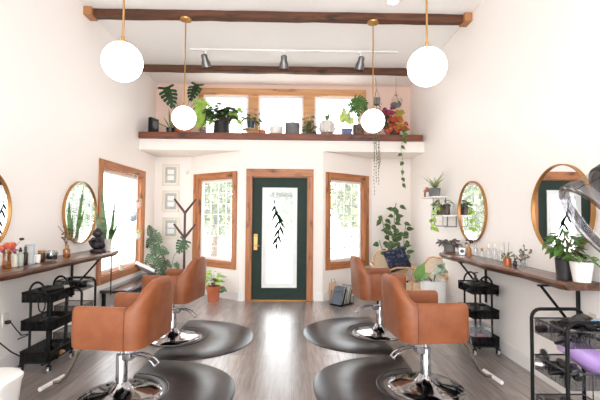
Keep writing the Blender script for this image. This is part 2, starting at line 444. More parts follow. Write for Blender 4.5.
# windows
def window(name, p0, p1, o, cols, rows, cas=m_cas, casx=m_casx, cw=CW):
    F, L, a = frame_of(p0, p1); u0, u1, z0, z1 = o
    c = F @ Vector(((u0+u1)/2, 0, z0))
    r = thing(name, None, None, c, a); r['kind'] = 'structure'
    w, h = (u1-u0)/2, z1-z0
    mb = MB(); mb.box((-w-cw/2, -0.012, h/2), (cw, 0.024, h+2*cw)); mb.box((w+cw/2, -0.012, h/2), (cw, 0.024, h+2*cw))
    mesh('casing_side', mb, cas, r, bevel=0.003)
    mb = MB(); mb.box((0, -0.012, h+cw/2), (2*w, 0.022, cw)); mb.box((0, -0.012, -cw/2), (2*w, 0.022, cw))
    mesh('casing_rail', mb, casx, r, bevel=0.003)
    mb = MB(); t = 0.018
    mb.box((-w+t/2, 0.06, h/2), (t, 0.12, h)); mb.box((w-t/2, 0.06, h/2), (t, 0.12, h)); mesh('jamb', mb, cas, r)
    mb = MB(); mb.box((0, 0.06, h-t/2), (2*w, 0.12, t)); mb.box((0, 0.06, t/2), (2*w, 0.12, t)); mesh('sill', mb, casx, r)
    mb = MB(); s = 0.045; wi = w-t; 
    for sx in (-1, 1): mb.box((sx*(wi-s/2), 0.085, h/2), (s, 0.04, h-2*t))
    for z in (t+s/2, h-t-s/2): mb.box((0, 0.085, z), (2*wi-2*s, 0.04, s))
    mesh('sash', mb, m_trimw, r, bevel=0.003)
    mb = MB(); gw, gz0, gz1 = wi-s, t+s, h-t-s
    for i in range(1, cols): mb.box((-gw+2*gw*i/cols, 0.088, h/2), (0.016, 0.012, gz1-gz0))
    for i in range(1, rows): mb.box((0, 0.088, gz0+(gz1-gz0)*i/rows), (2*gw, 0.010, 0.016))
    mesh('grille', mb, m_trimw, r)
    mesh('pane', MB().box((0, 0.097, h/2), (2*gw, 0.004, gz1-gz0)), m_pane, r, smooth=False)
    return r
window('window_1', (XL, YN), (XL, YB), lw, 5, 5)
window('window_2', BL0, BL1, blw, 4, 7)
window('window_3', BR0, BR1, brw, 4, 7)
# upper window band in three lights
r = thing('window_4', None, None, (0, YB, 0)); r['kind'] = 'structure'
xa, xb = LWX[0][0], LWX[-1][1]
mb = MB(); mb.bb(xa-0.09, xb+0.09, -0.025, 0, LZ1, LZ1+0.125); mb.bb(xa-0.09, xb+0.09, -0.025, 0, LZ0-0.06, LZ0); mesh('casing_rail', mb, m_casl, r, bevel=0.004)
mb = MB(); mb.bb(xa-0.09, xa, -0.024, 0, LZ0, LZ1); mb.bb(xb, xb+0.09, -0.024, 0, LZ0, LZ1)
for i in (0, 1): mb.bb(LWX[i][1], LWX[i+1][0], -0.024, 0, LZ0, LZ1)
mesh('mullion', mb, m_casl, r, bevel=0.004)
for a, b in LWX:
    mb = MB()
    for x in (a+0.02, b-0.02): mb.box((x, 0.07, (LZ0+LZ1)/2), (0.04, 0.05, LZ1-LZ0))
    for z in (LZ0+0.02, LZ1-0.02): mb.box(((a+b)/2, 0.07, z), (b-a-0.08, 0.05, 0.04))
    sh = mesh('sash', mb, m_trimw, r)
    mesh('pane', MB().box(((a+b)/2, 0.08, (LZ0+LZ1)/2), (b-a-0.08, 0.004, LZ1-LZ0-0.08)), m_pane, r, smooth=False)

# front door
r = thing('door_1', None, None, ((DX0+DX1)/2, YD, 0)); r['kind'] = 'structure'
w = (DX1-DX0)/2
mb = MB(); mb.bb(-w-0.085, -w+0.012, -0.024, 0, 0, DZ+0.0); mb.bb(w-0.012, w+0.085, -0.024, 0, 0, DZ); mesh('casing_side', mb, m_cas, r, bevel=0.003)
mesh('casing_head', MB().bb(-w-0.085, w+0.085, -0.026, 0, DZ, DZ+0.125), m_casx, r, bevel=0.003)
mb = MB(); mb.bb(-w, -w+0.018, 0, 0.13, 0, DZ); mb.bb(w-0.018, w, 0, 0.13, 0, DZ); mb.bb(-w, w, 0, 0.13, DZ-0.018, DZ); mesh('jamb', mb, m_cas, r)
mesh('threshold', MB().bb(-w, w, -0.02, 0.13, 0, 0.018), m_goldp, r, bevel=0.004)
sw = w-0.02
gx, gz0, gz1 = 0.262, 0.24, 1.845     # glazed opening
mb = MB(); y0, y1 = 0.03, 0.075
mb.bb(-sw, -gx, y0, y1, 0.02, DZ-0.02); mb.bb(gx, sw, y0, y1, 0.02, DZ-0.02); mb.bb(-gx, gx, y0, y1, 0.02, gz0); mb.bb(-gx, gx, y0, y1, gz1, DZ-0.02)
sl = mesh('slab', mb, m_door, r, smooth=False)
mb = MB(); fw_ = 0.05
for x in (-1, 1): mb.bb(min(x*gx, x*(gx+0.03)), max(x*gx, x*(gx+0.03)), y0-0.018, y0, gz0-0.03, gz1+0.03); mb.bb(min(x*gx, x*(gx-fw_)), max(x*gx, x*(gx-fw_)), y0-0.006, y1-0.01, gz0, gz1)
mb.bb(-gx, gx, y0-0.018, y0, gz1, gz1+0.03); mb.bb(-gx, gx, y0-0.018, y0, gz0-0.03, gz0)
mb.bb(-gx+fw_, gx-fw_, y0-0.006, y1-0.01, gz1-fw_, gz1); mb.bb(-gx+fw_, gx-fw_, y0-0.006, y1-0.01, gz0, gz0+fw_)
mesh('glazing_frame', mb, m_doorw, sl, bevel=0.003)
mesh('pane', MB().bb(-gx+fw_, gx-fw_, y0+0.015, y0+0.02, gz0+fw_, gz1-fw_), m_pane, sl, smooth=False)
mb = MB()
for i in range(4): mb.bb(-gx+fw_+0.005, gx-fw_-0.005, y0+0.021, y0+0.032, gz1-fw_-0.018*(i+1), gz1-fw_-0.018*i-0.004)
mesh('rolled_blind', mb, mat('blind_grey', C(120, 118, 116), rough=0.6), sl)
# leaf branch drawn on the glass (line work of thin strokes)
mb = MB(); yy = y0+0.011
cxd = (DX0+DX1)/2
def dpx(px, py):
    p = at(px, py, YD+0.04); return Vector((p.x-cxd, yy, p.z))
stemp = [(274, 200), (275, 207), (276.5, 214), (279, 220), (280, 227), (278.5, 234), (276.5, 241), (275.5, 247)]
mb.tube([dpx(*p) for p in stemp], 0.010, 6)
for (x, y, ex, ey) in [(275, 206, 271, 213), (275, 209, 278, 216), (276, 212, 271.5, 222), (277, 214, 283, 222), (279, 219, 284.5, 228), (279, 221, 274, 230), (280, 226, 284, 236), (279.5, 229, 273.5, 238), (278, 235, 281, 243), (277.5, 237, 272, 246), (276, 243, 277, 250)]:
    a, b = dpx(x, y), dpx(ex, ey); d = b-a; n = Vector((-d.z, 0, d.x))*0.17
    mb.leaf(a-d*.05, d, (0, -1, 0), d.length*1.2, .040, 'ovate', 0, 0)
finish(mesh('leaf_decal', mb, mat('decal_green', C(20, 36, 26), rough=0.8, spec=0.1), sl), 'dark green leafy branch decal on the glass')
hp = at(255.5, 242, YD); hx = hp.x-cxd
mb = MB(); mb.bb(hx-0.033, hx+0.033, y0-0.014, y0, hp.z-0.135, hp.z+0.135)
h = mesh('handle_plate', mb, m_brass, sl, bevel=0.004)
mb = MB(); mb.tube([(hx, y0-0.01, hp.z-0.06), (hx, y0-0.05, hp.z-0.06), (hx+0.03, y0-0.055, hp.z-0.06), (hx+0.07, y0-0.05, hp.z-0.062)], 0.009, 8)
mesh('handle', mb, m_brass, h)
mb = MB(); mb.lathe([(0.016, 0), (0.016, 0.012), (0.008, 0.02)], 12, M=Matrix.Translation((hx, y0-0.012, hp.z+0.105)) @ Matrix.Rotation(R(90), 4, 'X')); mesh('lock', mb, m_brass, h)

# ceiling beams
def beam(name, y, z0, h, d, ends=True):
    o = thing(name, None, None, (0, y, z0)); o['kind'] = 'structure'
    mb = MB(); n = 22; rnd = random.Random(int(y*100)); secs = []
    for i in range(n+1):
        x = XL+0.002+(XR-XL-0.004)*i/n; j = lambda: rnd.uniform(-0.006, 0.006)
        secs.append([(x, -d/2+j(), j()), (x, d/2+j(), j()), (x, d/2+j(), h), (x, -d/2+j(), h)])
    mb.loft(secs); mesh('timber', mb, m_beam, o, bevel=0.008)
    if ends:
        for x in (XL+0.045, XR-0.045):
            mesh('support_block', MB().box((x, -0.02, h*0.40), (0.10, d+0.06, h*1.15)), m_block, o, bevel=0.006)
    return o
beam('trim_1', 4.93, 3.855, 0.09, 0.12)
beam('trim_2', 6.62, 3.79, 0.105, 0.10, ends=False)
beam('trim_3', 2.98, 3.90, 0.105, 0.12, ends=False)

# long wooden plant shelf at the loft edge
mb = MB(); n = 20; secs = []; rnd = random.Random(4)
for i in range(n+1):
    x = XL+0.01+(2.165-XL-0.01)*i/n; j = lambda: rnd.uniform(-0.004, 0.004)
    secs.append([(x, YD-0.06+j(), 2.672), (x, YB-0.03, 2.672), (x, YB-0.03, 2.778), (x, YD-0.06+j(), 2.778)])
mb.loft(secs)
SHELF = finish(mesh('plant_shelf', mb, m_shelf, bevel=0.006), 'long thick reddish brown timber shelf above the front door, lined with potted plants', 'shelf')
ZS = 2.779

# ------------------------------------------------------------------ lamps
def pendant(px, py, y, ztop, label, r=0.145):
    p = at(px, py, y)
    o = thing('globe_pendant_lamp', label, 'pendant lamp', (p.x, y, p.z), 0, 'white globe pendants on brass rods')
    mesh('globe', MB().ball((0, 0, 0), r, 32, 20), m_globe, o, ang=180)
    h = ztop-p.z
    mesh('rod', MB().tube([(0, 0, r-0.004), (0, 0, h-0.01)], 0.008, 10), m_brass, o)
    mesh('cap', MB().lathe([(0.035, r-0.012), (0.035, r+0.012), (0.014, r+0.022), (0.012, r+0.05), (0.005, r+0.052)], 16), m_brass, o)
    mesh('ceiling_canopy', MB().lathe([(0.02, h-0.035), (0.07, h-0.02), (0.075, h-0.001)], 24), m_brass, o)
pendant(122.5, 62, 2.98, 3.90, 'large white glass globe pendant, near left of the room, rod running out of the top')
pendant(427, 67, 2.98, 3.90, 'large white glass globe pendant, near right of the room, rod running out of the top')
pendant(184, 118, 4.93, 3.855, 'smaller looking globe pendant hanging from the beam in front of the monstera')
pendant(373, 121, 4.93, 3.855, 'smaller looking globe pendant hanging from the beam in front of the trailing plants')
# track with three spots
yt = 5.95
o = thing('ceiling_track', 'white ceiling track bar between the two beams', 'light track', (0, yt, zceil(yt)))
a, b = at(192, 46, yt).x, at(398, 50, yt).x
mesh('bar', MB().bb(a, b, -0.02, 0.02, -0.025, 0), m_white, o, bevel=0.003)
mesh('power_feed', MB().bb(a-0.02, a+0.1, -0.024, 0.024, -0.03, -0.001), m_white, o, bevel=0.004)
spots = [(205.5, -18, 'silver track spotlight at the left end of the ceiling track'), (284, 0, 'silver track spotlight in the middle of the ceiling track'), (360.5, 16, 'silver track spotlight at the right end of the ceiling track')]
sp0 = None
for px, tl, lab in spots:
    x = at(px, 50, yt).x
    if sp0 is None:
        sp0 = thing('track_spotlight', lab, 'spotlight', (x, yt, zceil(yt)-0.025), R(tl), 'spotlights on the track')
        mb = MB(); mb.tube([(0, 0, 0), (0, 0, -0.07)], 0.012, 10); mb.box((0, 0, -0.008), (0.07, 0.03, 0.014)); mesh('stem', mb, m_white, sp0)
        T = Matrix.Translation((0, 0, -0.14)) @ Matrix.Rotation(R(28), 4, 'X')
        hd = mesh('head', MB().lathe([(0.02, 0.085), (0.036, 0.07), (0.036, 0.02), (0.05, -0.02), (0.056, -0.085), (0.048, -0.085), (0.044, -0.06)], 20, M=T, caps=False), mat('spot_silver', C(120, 118, 118), rough=0.3, metal=1), sp0)
        mesh('bulb', MB().lathe([(0.047, -0.062), (0.03, -0.07), (1e-4, -0.074)], 18, M=T), mat('spot_lens', C(235, 235, 235), rough=0.2), hd)
        mesh('ring', MB().tube([T @ Vector((0.057*math.cos(t*math.pi/10), 0.057*math.sin(t*math.pi/10), -0.083)) for t in range(20)], 0.006, 6, closed=True), m_black, hd)
    else: dup(sp0, (x, yt, zceil(yt)-0.025), R(tl), lab, 'spotlights on the track')
sp0.scale = (1.25,)*3
for q_ in COL.objects:
    if q_.name.startswith('track_spotlight'): q_.scale = (1.3, 1.3, 1.15)
p = at(393, -1, 4.56)
o = thing('ceiling_downlight', 'small round glowing white ceiling light cut by the top edge of the photo', 'ceiling light', (p.x, 4.56, zceil(4.56)))
mesh('housing', MB().lathe([(0.075, 0), (0.08, -0.02), (0.066, -0.035), (0.062, -0.03)], 24, caps=False), m_white, o)
mesh('diffuser', MB().lathe([(0.064, -0.03), (0.04, -0.045), (1e-4, -0.05)], 24), m_globe, o)

# ------------------------------------------------------------------ counters
ZT = 0.955
def live_counter(name, x_wall, x_front, y0, y1, label, seed, legs, taper=0.0):
    rnd = random.Random(seed); s = 1 if x_front > x_wall else -1
    o = thing(name, label, 'counter', (x_wall, (y0+y1)/2, 0)); L = y1-y0; d = abs(x_front-x_wall)
    n = 46; secs = []
    ph = [rnd.uniform(0, 6) for _ in range(4)]
    for i in range(n+1):
        t = i/n; y = -L/2+L*t
        w = d-taper*(1-t)+0.014*math.sin(5*t*3.1+ph[0])+0.009*math.sin(17*t+ph[1])+0.005*math.sin(41*t+ph[2])
        if t > 0.96: w -= 0.05*((t-0.96)/0.04)**2
        if t < 0.02: w -= 0.02*(1-t/0.02)
        wo = s*0.002
        secs.append([(wo, y, ZT-0.06), (s*(w-0.03), y, ZT-0.06), (s*(w-0.004), y, ZT-0.034), (s*w, y, ZT-0.018), (s*(w-0.012), y, ZT), (wo, y, ZT)])
    mb = MB(); mb.loft(secs); mesh('top', mb, m_slab, o, ang=30)
    for yb in legs:
        yl = yb-(y0+y1)/2; mb = MB()
        mb.tube([(s*(d-0.05), yl, ZT-0.06), (s*0.018, yl, ZT-0.42)], 0.011, 8)
        mb.box((s*0.012, yl, ZT-0.28), (0.014, 0.03, 0.45)); mb.box((s*d/2, yl, ZT-0.059), (d-0.06, 0.03, 0.012))
        mesh('bracket', mb, m_black, o)
    return o
cl = live_counter('wall_counter', XL, -2.19, 2.45, 5.20, 'long brown live edge wood counter on the left wall, below the round mirrors', 3, [4.72, 3.0])
mesh('support_rod', MB().tube([(0.31, 5.06-(2.45+5.20)/2, 0.405), (0.31, 5.06-(2.45+5.20)/2, ZT-0.05)], 0.007, 8), m_black, cl)
live_counter('wall_counter', XR, 1.85, 2.84, 5.16, 'long brown live edge wood counter on the right wall, below the round mirrors', 8, [4.52, 3.05], 0.09)

# ------------------------------------------------------------------ mirrors
def mirror(x, y, z, r, label):
    s = 1 if x < 0 else -1
    o = thing('round_mirror', label, 'mirror', (x, y, z), 0, 'round brass rimmed wall mirrors')
    T = Matrix.Rotation(R(90)*s, 4, 'Y')
    mesh('glass', MB().lathe([(r-0.006, 0.004), (r-0.006, 0.018), (1e-4, 0.018)], 64, M=T), m_mirror, o, smooth=False)
    mesh('rim', MB().lathe([(r-0.010, 0.003), (r+0.003, 0.003), (r+0.003, 0.034), (r-0.007, 0.034), (r-0.007, 0.014)], 64, M=T, caps=False), m_goldp, o)
mirror(XL, on_x(79.5, XL, 1.44), 1.43, 0.37, 'round brass rimmed mirror on the left wall, behind the snake plant')
mirror(XL, 3.28, 1.44, 0.375, 'round brass rimmed mirror cut by the left edge of the photo')
mirror(XR, on_x(473, XR, 1.46), 1.48, 0.37, 'far round brass rimmed mirror on the right wall, beside the little wall shelves')
mirror(XR, on_x(562, XR, 1.46), 1.48, 0.37, 'large near round brass mirror on the right wall reflecting the green door')

# ------------------------------------------------------------------ salon chairs and mats
def salon_chair(label):
    o = thing('salon_chair', label, 'salon chair', (0, 0, 0), 0, 'tan leather salon chairs')
    Z0, W, XB, XF, Rc, t = 0.455, 0.30, -0.295, 0.19, 0.11, 0.08
    pts = []; HA, HB = 0.295, 0.475
    def hh(k):
        k = max(0, min(1, k)); return HA+(HB-HA)*(k*k*(3-2*k)*0.6+k*0.4)
    for i in range(7):
        x = XF-(XF-(XB+Rc))*i/6; pts.append((x, -W, 0, -1, hh(0)))
    for i in range(1, 9):
        a = R(270-90*i/8); x = XB+Rc+Rc*math.cos(a); y = -W+Rc+Rc*math.sin(a)
        pts.append((x, y, math.cos(a), math.sin(a), hh(0.62*i/8)))
    for i in range(1, 6):
        y = (-W+Rc)*(1-i/6); pts.append((XB, y, -1, 0, hh(0.62+0.38*i/3)))
    pts.append((XB, 0, -1, 0, HB+.004))
    pts += [(x, -y, nx, -ny, h) for (x, y, nx, ny, h) in reversed(pts[:-1])]
    def sec(x, y, nx, ny, h):
        S_ = []
        lean = 0.06*(h-0.295)/0.18
        prof = [(t/2, 0.0), (t/2+0.006, h*0.4), (t/2, h-0.045), (t*0.42, h-0.018), (t*0.22, h-0.003), (0, h), (-t*0.22, h-0.003), (-t*0.42, h-0.018), (-t/2, h-0.045), (-t/2, 0.1), (-t/2, 0.0)]
        for u, z in prof:
            k = u-t/2+lean*(z/0.5)**1.5
            fl = 0.02*(z/0.3) if nx == 0 and False else 0
            S_.append((x+nx*(k+fl), y+ny*(k+fl), Z0+z))
        return S_
    n = len(pts)
    i1 = 6
    def arm(idx):
        secs = [sec(*pts[i]) for i in idx]
        e = secs[0]
        # softly rounded front end
        cx = sum(p[1] for p in e)/len(e); cz = sum(p[2] for p in e)/len(e)
        capf = [(p[0]+0.028, cx+(p[1]-cx)*0.72, cz+(p[2]-cz)*0.86) for p in e]
        mid = [(p[0]+0.020, cx+(p[1]-cx)*0.9, cz+(p[2]-cz)*0.95) for p in e]
        mb = MB(); mb.loft([capf, mid]+secs); return mb
    mesh('armrest', arm(range(0, i1+1)), m_leather, o, ang=60)
    mesh('armrest', arm(range(n-1, n-2-i1, -1)), m_leather, o, ang=60)
    mb = MB(); mb.loft([sec(*pts[i]) for i in range(i1, n-i1)]); mesh('backrest', mb, m_leather, o, ang=60)
    for ix in (i1, n-1-i1):
        q = sec(*pts[ix]); nv = Vector((pts[ix][2], pts[ix][3], 0))
        mesh('seam', MB().tube([Vector(p_)+nv*.001 for p_ in q[:6]], 0.0035, 6), mat('seam_leather', C(100, 54, 34), rough=.5), o)
    mesh('seat', MB().box((-0.01, 0, Z0+0.085), (0.44, 2*W-2*t+0.03, 0.17)), m_leather, o, bevel=0.035, seg=4)
    mb = MB(); mb.box((0, 0, Z0-0.008), (0.42, 0.42, 0.016)); mb.box((0, 0, Z0-0.03), (0.2, 0.16, 0.03)); mesh('seat_plate', mb, m_black, o, bevel=0.004)
    mesh('column', MB().lathe([(0.05, 0.05), (0.044, 0.09), (0.042, 0.325), (0.034, 0.335), (0.020, 0.337), (0.018, 0.43)], 24), m_chrome, o)
    mb = MB(); mb.lathe([(0.305, 0.0), (0.308, 0.012), (0.295, 0.022), (0.22, 0.032), (0.13, 0.046), (0.085, 0.066), (0.062, 0.10), (0.048, 0.12)], 48); mesh('base', mb, m_chrome, o, ang=50)
    mb = MB(); mb.box((-0.035, 0, 0.315), (0.10, 0.075, 0.05))
    for y in (-0.03, 0.03):
        mb.tube([(-0.06, y, 0.325), (-0.13, y, 0.335), (-0.20, y*1.1, 0.325), (-0.26, y*1.2, 0.29), (-0.285, y*1.2, 0.262)], 0.008, 8)
    mb.tube([(-0.285, -0.04, 0.262), (-0.285, 0.04, 0.262)], 0.011, 8)
    mesh('pump_lever', mb, m_chrome, o, bevel=0.003)
    mb = MB(); pp = [(0.20, 0, 0.435), (0.30, 0, 0.40), (0.37, 0, 0.32), (0.42, 0, 0.21), (0.47, 0, 0.125), (0.52, 0, 0.085), (0.575, 0, 0.075)]
    fine = []
    for i in range(len(pp)-1):
        for k in range(4):
            t_ = k/4; fine.append(tuple(pp[i][c]*(1-t_)+pp[i+1][c]*t_ for c in range(3)))
    fine.append(pp[-1]); mb.tube(fine, 0.013, 10); ft = mesh('footrest', mb, mat('dark_chrome', C(150, 142, 134), rough=0.22, metal=1), o)
    mesh('foot_bar', MB().tube([(0.585, -0.13, 0.075), (0.585, 0.13, 0.075)], 0.016, 12), mat('bright_bar', C(232, 230, 226), rough=.3), ft)
    return o
chairs = [((-1.32, 3.18), 172, 'near left tan leather salon chair facing the left mirrors'),
          ((1.11, 3.34), 5, 'near right tan leather salon chair facing the right mirrors'),
          ((-1.37, 4.66), 170, 'far left tan leather salon chair, behind the nearer left one'),
          ((1.06, 4.86), 5, 'far right tan leather salon chair, partly hidden behind the nearer right one')]
ch0 = None
for (x, y), a, lab in chairs:
    if ch0 is None:
        ch0 = salon_chair(lab); ch0.location = (x, y, 0.001); ch0.rotation_euler.z = R(a)
    else: dup(ch0, (x, y, 0.001), R(a), lab)

def mat_thing(x, y, s, label):
    """half round anti-fatigue mat; flat side at x, bulging towards the room's middle"""
    A, B, rn = 0.92, 0.76, 0.335
    def outline(e):
        q = []
        for i in range(41):
            a = R(-90+180*i/40); k = 2.25
            ca, sa = math.cos(a), math.sin(a)
            q.append((max(0.0, (A-e)*abs(ca)**(2/k)), (B-e)*math.copysign(abs(sa)**(2/k), sa)))
        for i in range(21):
            a = R(90-180*i/20); q.append(((rn+e)*math.cos(a), (rn+e)*math.sin(a)))
        return [(p[0]*s, p[1]) for p in q]
    o0, o1 = outline(0.0), outline(0.03); n = len(o0)
    mb = MB(); v = [(a, b, 0.001) for a, b in o0]+[(a, b, 0.005) for a, b in o0]+[(a, b, 0.018) for a, b in o1]
    f = [tuple(range(n))]
    for L in (0, n):
        for i in range(n): f.append((L+i, L+(i+1) % n, L+n+(i+1) % n, L+n+i))
    mb.add(v, f)
    # top: strips between the outer curve and the notch
    out = list(range(2*n, 2*n+41)); inn = list(range(3*n-1, 3*n-22, -1))
    idx = [int(round(i*20/40)) for i in range(41)]
    base = len(mb.v)
    for i in range(40):
        a, b, c, d = out[i], out[i+1], inn[idx[i+1]], inn[idx[i]]
        mb.f.append([a, b, c] if c == d else [a, b, c, d]); mb.mi.append(0)
    o = thing('salon_mat', label, 'floor mat', (x, y, 0), 0, 'black half round salon mats')
    mesh('pad', mb, m_rubber, o, ang=25)
    ring = [(s*(rn+0.055)*math.cos(R(-86+172*i/24)), (rn+0.055)*math.sin(R(-86+172*i/24)), 0.018) for i in range(25)]
    mesh('ridge', MB().tube(ring, 0.008, 6), m_rubber, o)
mat_thing(-1.37, 3.20, 1, 'black half round rubber mat under the near left chair')
mat_thing(1.10, 3.33, -1, 'black half round rubber mat under the near right chair')
mat_thing(-1.37, 4.66, 1, 'black half round rubber mat under the far left chair')
mat_thing(1.06, 4.86, -1, 'black half round rubber mat under the far right chair')

# ------------------------------------------------------------------ trolleys
def tray(mb, cx, cy, z, lx, ly, h, rim):
    t = 0.004
    mb.box((cx, cy, z+t/2), (lx, ly, t))
    for sx in (-1, 1): mb.box((cx+sx*lx/2, cy, z+h/2), (t, ly, h))
    for sy in (-1, 1): mb.box((cx, cy+sy*ly/2, z+h/2), (lx, t, h))
    rim.tube([(cx-lx/2, cy-ly/2, z+h), (cx+lx/2, cy-ly/2, z+h), (cx+lx/2, cy+ly/2, z+h), (cx-lx/2, cy+ly/2, z+h)], 0.006, 6, closed=True)
def caster(root, x, y):
    mb = MB(); mb.box((x, y, 0.062), (0.03, 0.02, 0.02)); mb.tube([(x, y, 0.06), (x, y, 0.10)], 0.006, 6)
    for s in (-1, 1): mb.box((x+s*0.014, y, 0.045), (0.003, 0.03, 0.05))
    c = mesh('caster', mb, m_black, root)
    mesh('wheel', MB().lathe([(0.006, -0.011), (0.027, -0.011), (0.03, -0.006), (0.03, 0.006), (0.027, 0.011), (0.006, 0.011)], 16, M=Matrix.Translation((x, y, 0.0305)) @ Matrix.Rotation(R(90), 4, 'Y')), m_steel, c)
TRZ = (0.10, 0.37, 0.62)
def mesh_trolley(x, y, label, lx=0.27, ly=0.36):
    o = thing('tray_trolley', label, 'trolley', (x, y, 0), 0, 'black three tier mesh trolleys')
    fr = MB()
    for sx in (-1, 1):
        for sy in (-1, 1):
            fr.tube([(sx*lx*0.32, sy*ly*0.36, 0.085), (sx*lx*0.32, sy*ly*0.36, 0.66)], 0.011, 8)
        fr.tube([(sx*lx*0.32, -ly*0.62, 0.088), (sx*lx*0.32, ly*0.62, 0.088)], 0.010, 8)
    for sy in (-1, 1): fr.tube([(-lx*0.5, sy*ly*0.5, 0.092), (lx*0.5, sy*ly*0.5, 0.092)], 0.010, 8)
    mesh('frame', fr, m_black, o)
    for z in TRZ:
        mb, rim = MB(), MB(); tray(mb, 0, 0, z, lx, ly, 0.085, rim)
        for k in range(1, 6):
            for sx in (-1, 1): rim.tube([(sx*lx/2, -ly/2+ly*k/6, z), (sx*lx/2, -ly/2+ly*k/6, z+.085)], .003, 4)
            for sy in (-1, 1): rim.tube([(-lx/2+lx*k/6, sy*ly/2, z), (-lx/2+lx*k/6, sy*ly/2, z+.085)], .003, 4)
        t = mesh('basket', mb, m_mesh, o, smooth=False); mesh('rim', rim, m_black, t)
    for sy in (-1, 1):
        mesh('handle', MB().tube([(0.07*math.cos(R(180*i/12)), sy*ly/2, 0.70+0.10*math.sin(R(180*i/12))) for i in range(13)], 0.010, 8), m_black, o)
    for sx in (-1, 1):
        for sy in (-1, 1): caster(o, sx*lx*0.45, sy*ly*0.5)
    return o
def arch_trolley(x, y, label, lx=0.36, ly=0.36, hh=0.78, ends=(-1, 1)):
    o = thing('arch_trolley', label, 'trolley', (x, y, 0), 0, 'black tube trolleys with arched handles')
    for sy in (-1, 1):
        h = hh if sy in ends else 0.66
        q = [(-lx/2, sy*ly/2, 0.085), (-lx/2, sy*ly/2, h-0.06)]+[(-lx/2+0.06-0.06*math.cos(R(a)), sy*ly/2, h-0.06+0.06*math.sin(R(a))) for a in (22, 45, 68, 90)]
        q += [(-p[0], p[1], p[2]) for p in reversed(q)]
        mesh('arch_frame', MB().tube(q, 0.012, 10), m_black, o)
    for z in TRZ:
        mb, rim = MB(), MB(); tray(mb, 0, 0, z+0.0, lx-0.03, ly-0.02, 0.10, rim)
        for k in range(1, 8): rim.tube([(-lx/2+0.015+(lx-0.03)*k/8, -ly/2+0.01, z), (-lx/2+0.015+(lx-0.03)*k/8, -ly/2+0.01, z+0.1)], 0.0022, 4); rim.tube([(-lx/2+0.015, -ly/2+0.01+(ly-0.02)*k/8, z), (-lx/2+0.015, -ly/2+0.01+(ly-0.02)*k/8, z+0.1)], 0.0022, 4)
        t = mesh('basket', mb, m_wire, o, smooth=False); mesh('rim', rim, mat('dark_wire', C(90, 90, 94), rough=.35, metal=.8), t)
    for sx in (-1, 1):
        for sy in (-1, 1): caster(o, sx*lx*0.5, sy*ly*0.5)
    return o
T1 = (-2.275, 3.82); mesh_trolley(*T1, 'black three tier mesh trolley by the left wall, under the counter')
T2 = (-2.30, 4.30); arch_trolley(*T2, 'black tube trolley behind the mesh trolley on the left', lx=0.30, ly=0.28, hh=0.72, ends=(1,))
T3 = (1.985, 4.28); mesh_trolley(*T3, 'black three tier mesh trolley by the right wall, under the counter')
T4 = (1.845, 2.60); arch_trolley(*T4, 'near black tube trolley with wire baskets at the right edge')

# hair tools
def rotm(loc, ax, ay, az): return Matrix.Translation(loc) @ Matrix.Rotation(R(az), 4, 'Z') @ Matrix.Rotation(R(ay), 4, 'Y') @ Matrix.Rotation(R(ax), 4, 'X')
def hair_dryer(loc, rot, label, body=m_plast, sc=1.0, nz=m_steel):
    o = thing('hair_dryer', label, 'hair dryer', loc); o.rotation_euler = [R(a) for a in rot]; o.scale = (sc,)*3
    T = Matrix.Rotation(R(90), 4, 'Y')
    mesh('body', MB().lathe([(0.022, -0.10), (0.036, -0.095), (0.042, -0.05), (0.04, 0.0), (0.032, 0.06), (0.027, 0.085)], 20, M=T), body, o)
    mesh('nozzle', MB().lathe([(0.026, 0.083), (0.028, 0.10), (0.024, 0.14), (0.02, 0.14)], 16, M=T), nz, o)
    mesh('grip', MB().tube([(-0.03, 0, -0.03), (-0.035, 0, -0.08), (-0.045, 0, -0.14)], [0.02, 0.018, 0.015], 12), body, o)
    return o
def round_brush(loc, rot, label, hm=m_plast, bm_=m_dgrey):
    o = thing('round_brush', label, 'hair brush', loc, 0); o.rotation_euler = [R(a) for a in rot]
    T = Matrix.Rotation(R(90), 4, 'Y')
    mesh('grip', MB().lathe([(0.008, -0.13), (0.012, -0.12), (0.009, -0.06), (0.012, -0.01), (0.01, 0)], 12, M=T), hm, o)
    mb = MB(); mb.lathe([(0.012, 0), (0.017, 0.005), (0.017, 0.09), (0.01, 0.096)], 14, M=T)
    for i in range(7):
        for j in range(10):
            a = 2*math.pi*(j+0.5*(i % 2))/10; x = 0.01+i*0.0125
            mb.tube([(x, 0.016*math.cos(a), 0.016*math.sin(a)), (x, 0.028*math.cos(a), 0.028*math.sin(a))], 0.0014, 4)
    mesh('bristle_barrel', mb, bm_, o)
def paddle_brush(loc, rot, label, m=m_plast):
    o = thing('paddle_brush', label, 'hair brush', loc); o.rotation_euler = [R(a) for a in rot]
    mesh('paddle', MB().ball((0.05, 0, 0), (0.055, 0.036, 0.010), 20, 8), m, o)
    mesh('grip', MB().tube([(0, 0, 0), (-0.05, 0, 0), (-0.12, 0, 0)], [0.008, 0.011, 0.009], 10), m, o)
    mb = MB()
    for i in range(6):
        for j in range(4): mb.tube([(0.015+i*0.014, -0.02+j*0.0133, 0.006), (0.015+i*0.014, -0.02+j*0.0133, 0.02)], 0.0015, 4)
    mesh('bristles', mb, m_dgrey, o)
def flat_iron(loc, rot, label, m=m_plast, L=0.26):
    o = thing('flat_iron', label, 'hair straightener', loc); o.rotation_euler = [R(a) for a in rot]
    for s in (-1, 1):
        mesh('plate_arm', MB().box((0, 0, s*0.014), (L, 0.03, 0.016), rot=Matrix.Rotation(R(s*-2.5), 4, 'Y')), m, o, bevel=0.005)
    mesh('cord_guard', MB().tube([(-L/2, 0, 0), (-L/2-0.05, 0, -0.005)], [0.009, 0.005], 8), m_black, o)
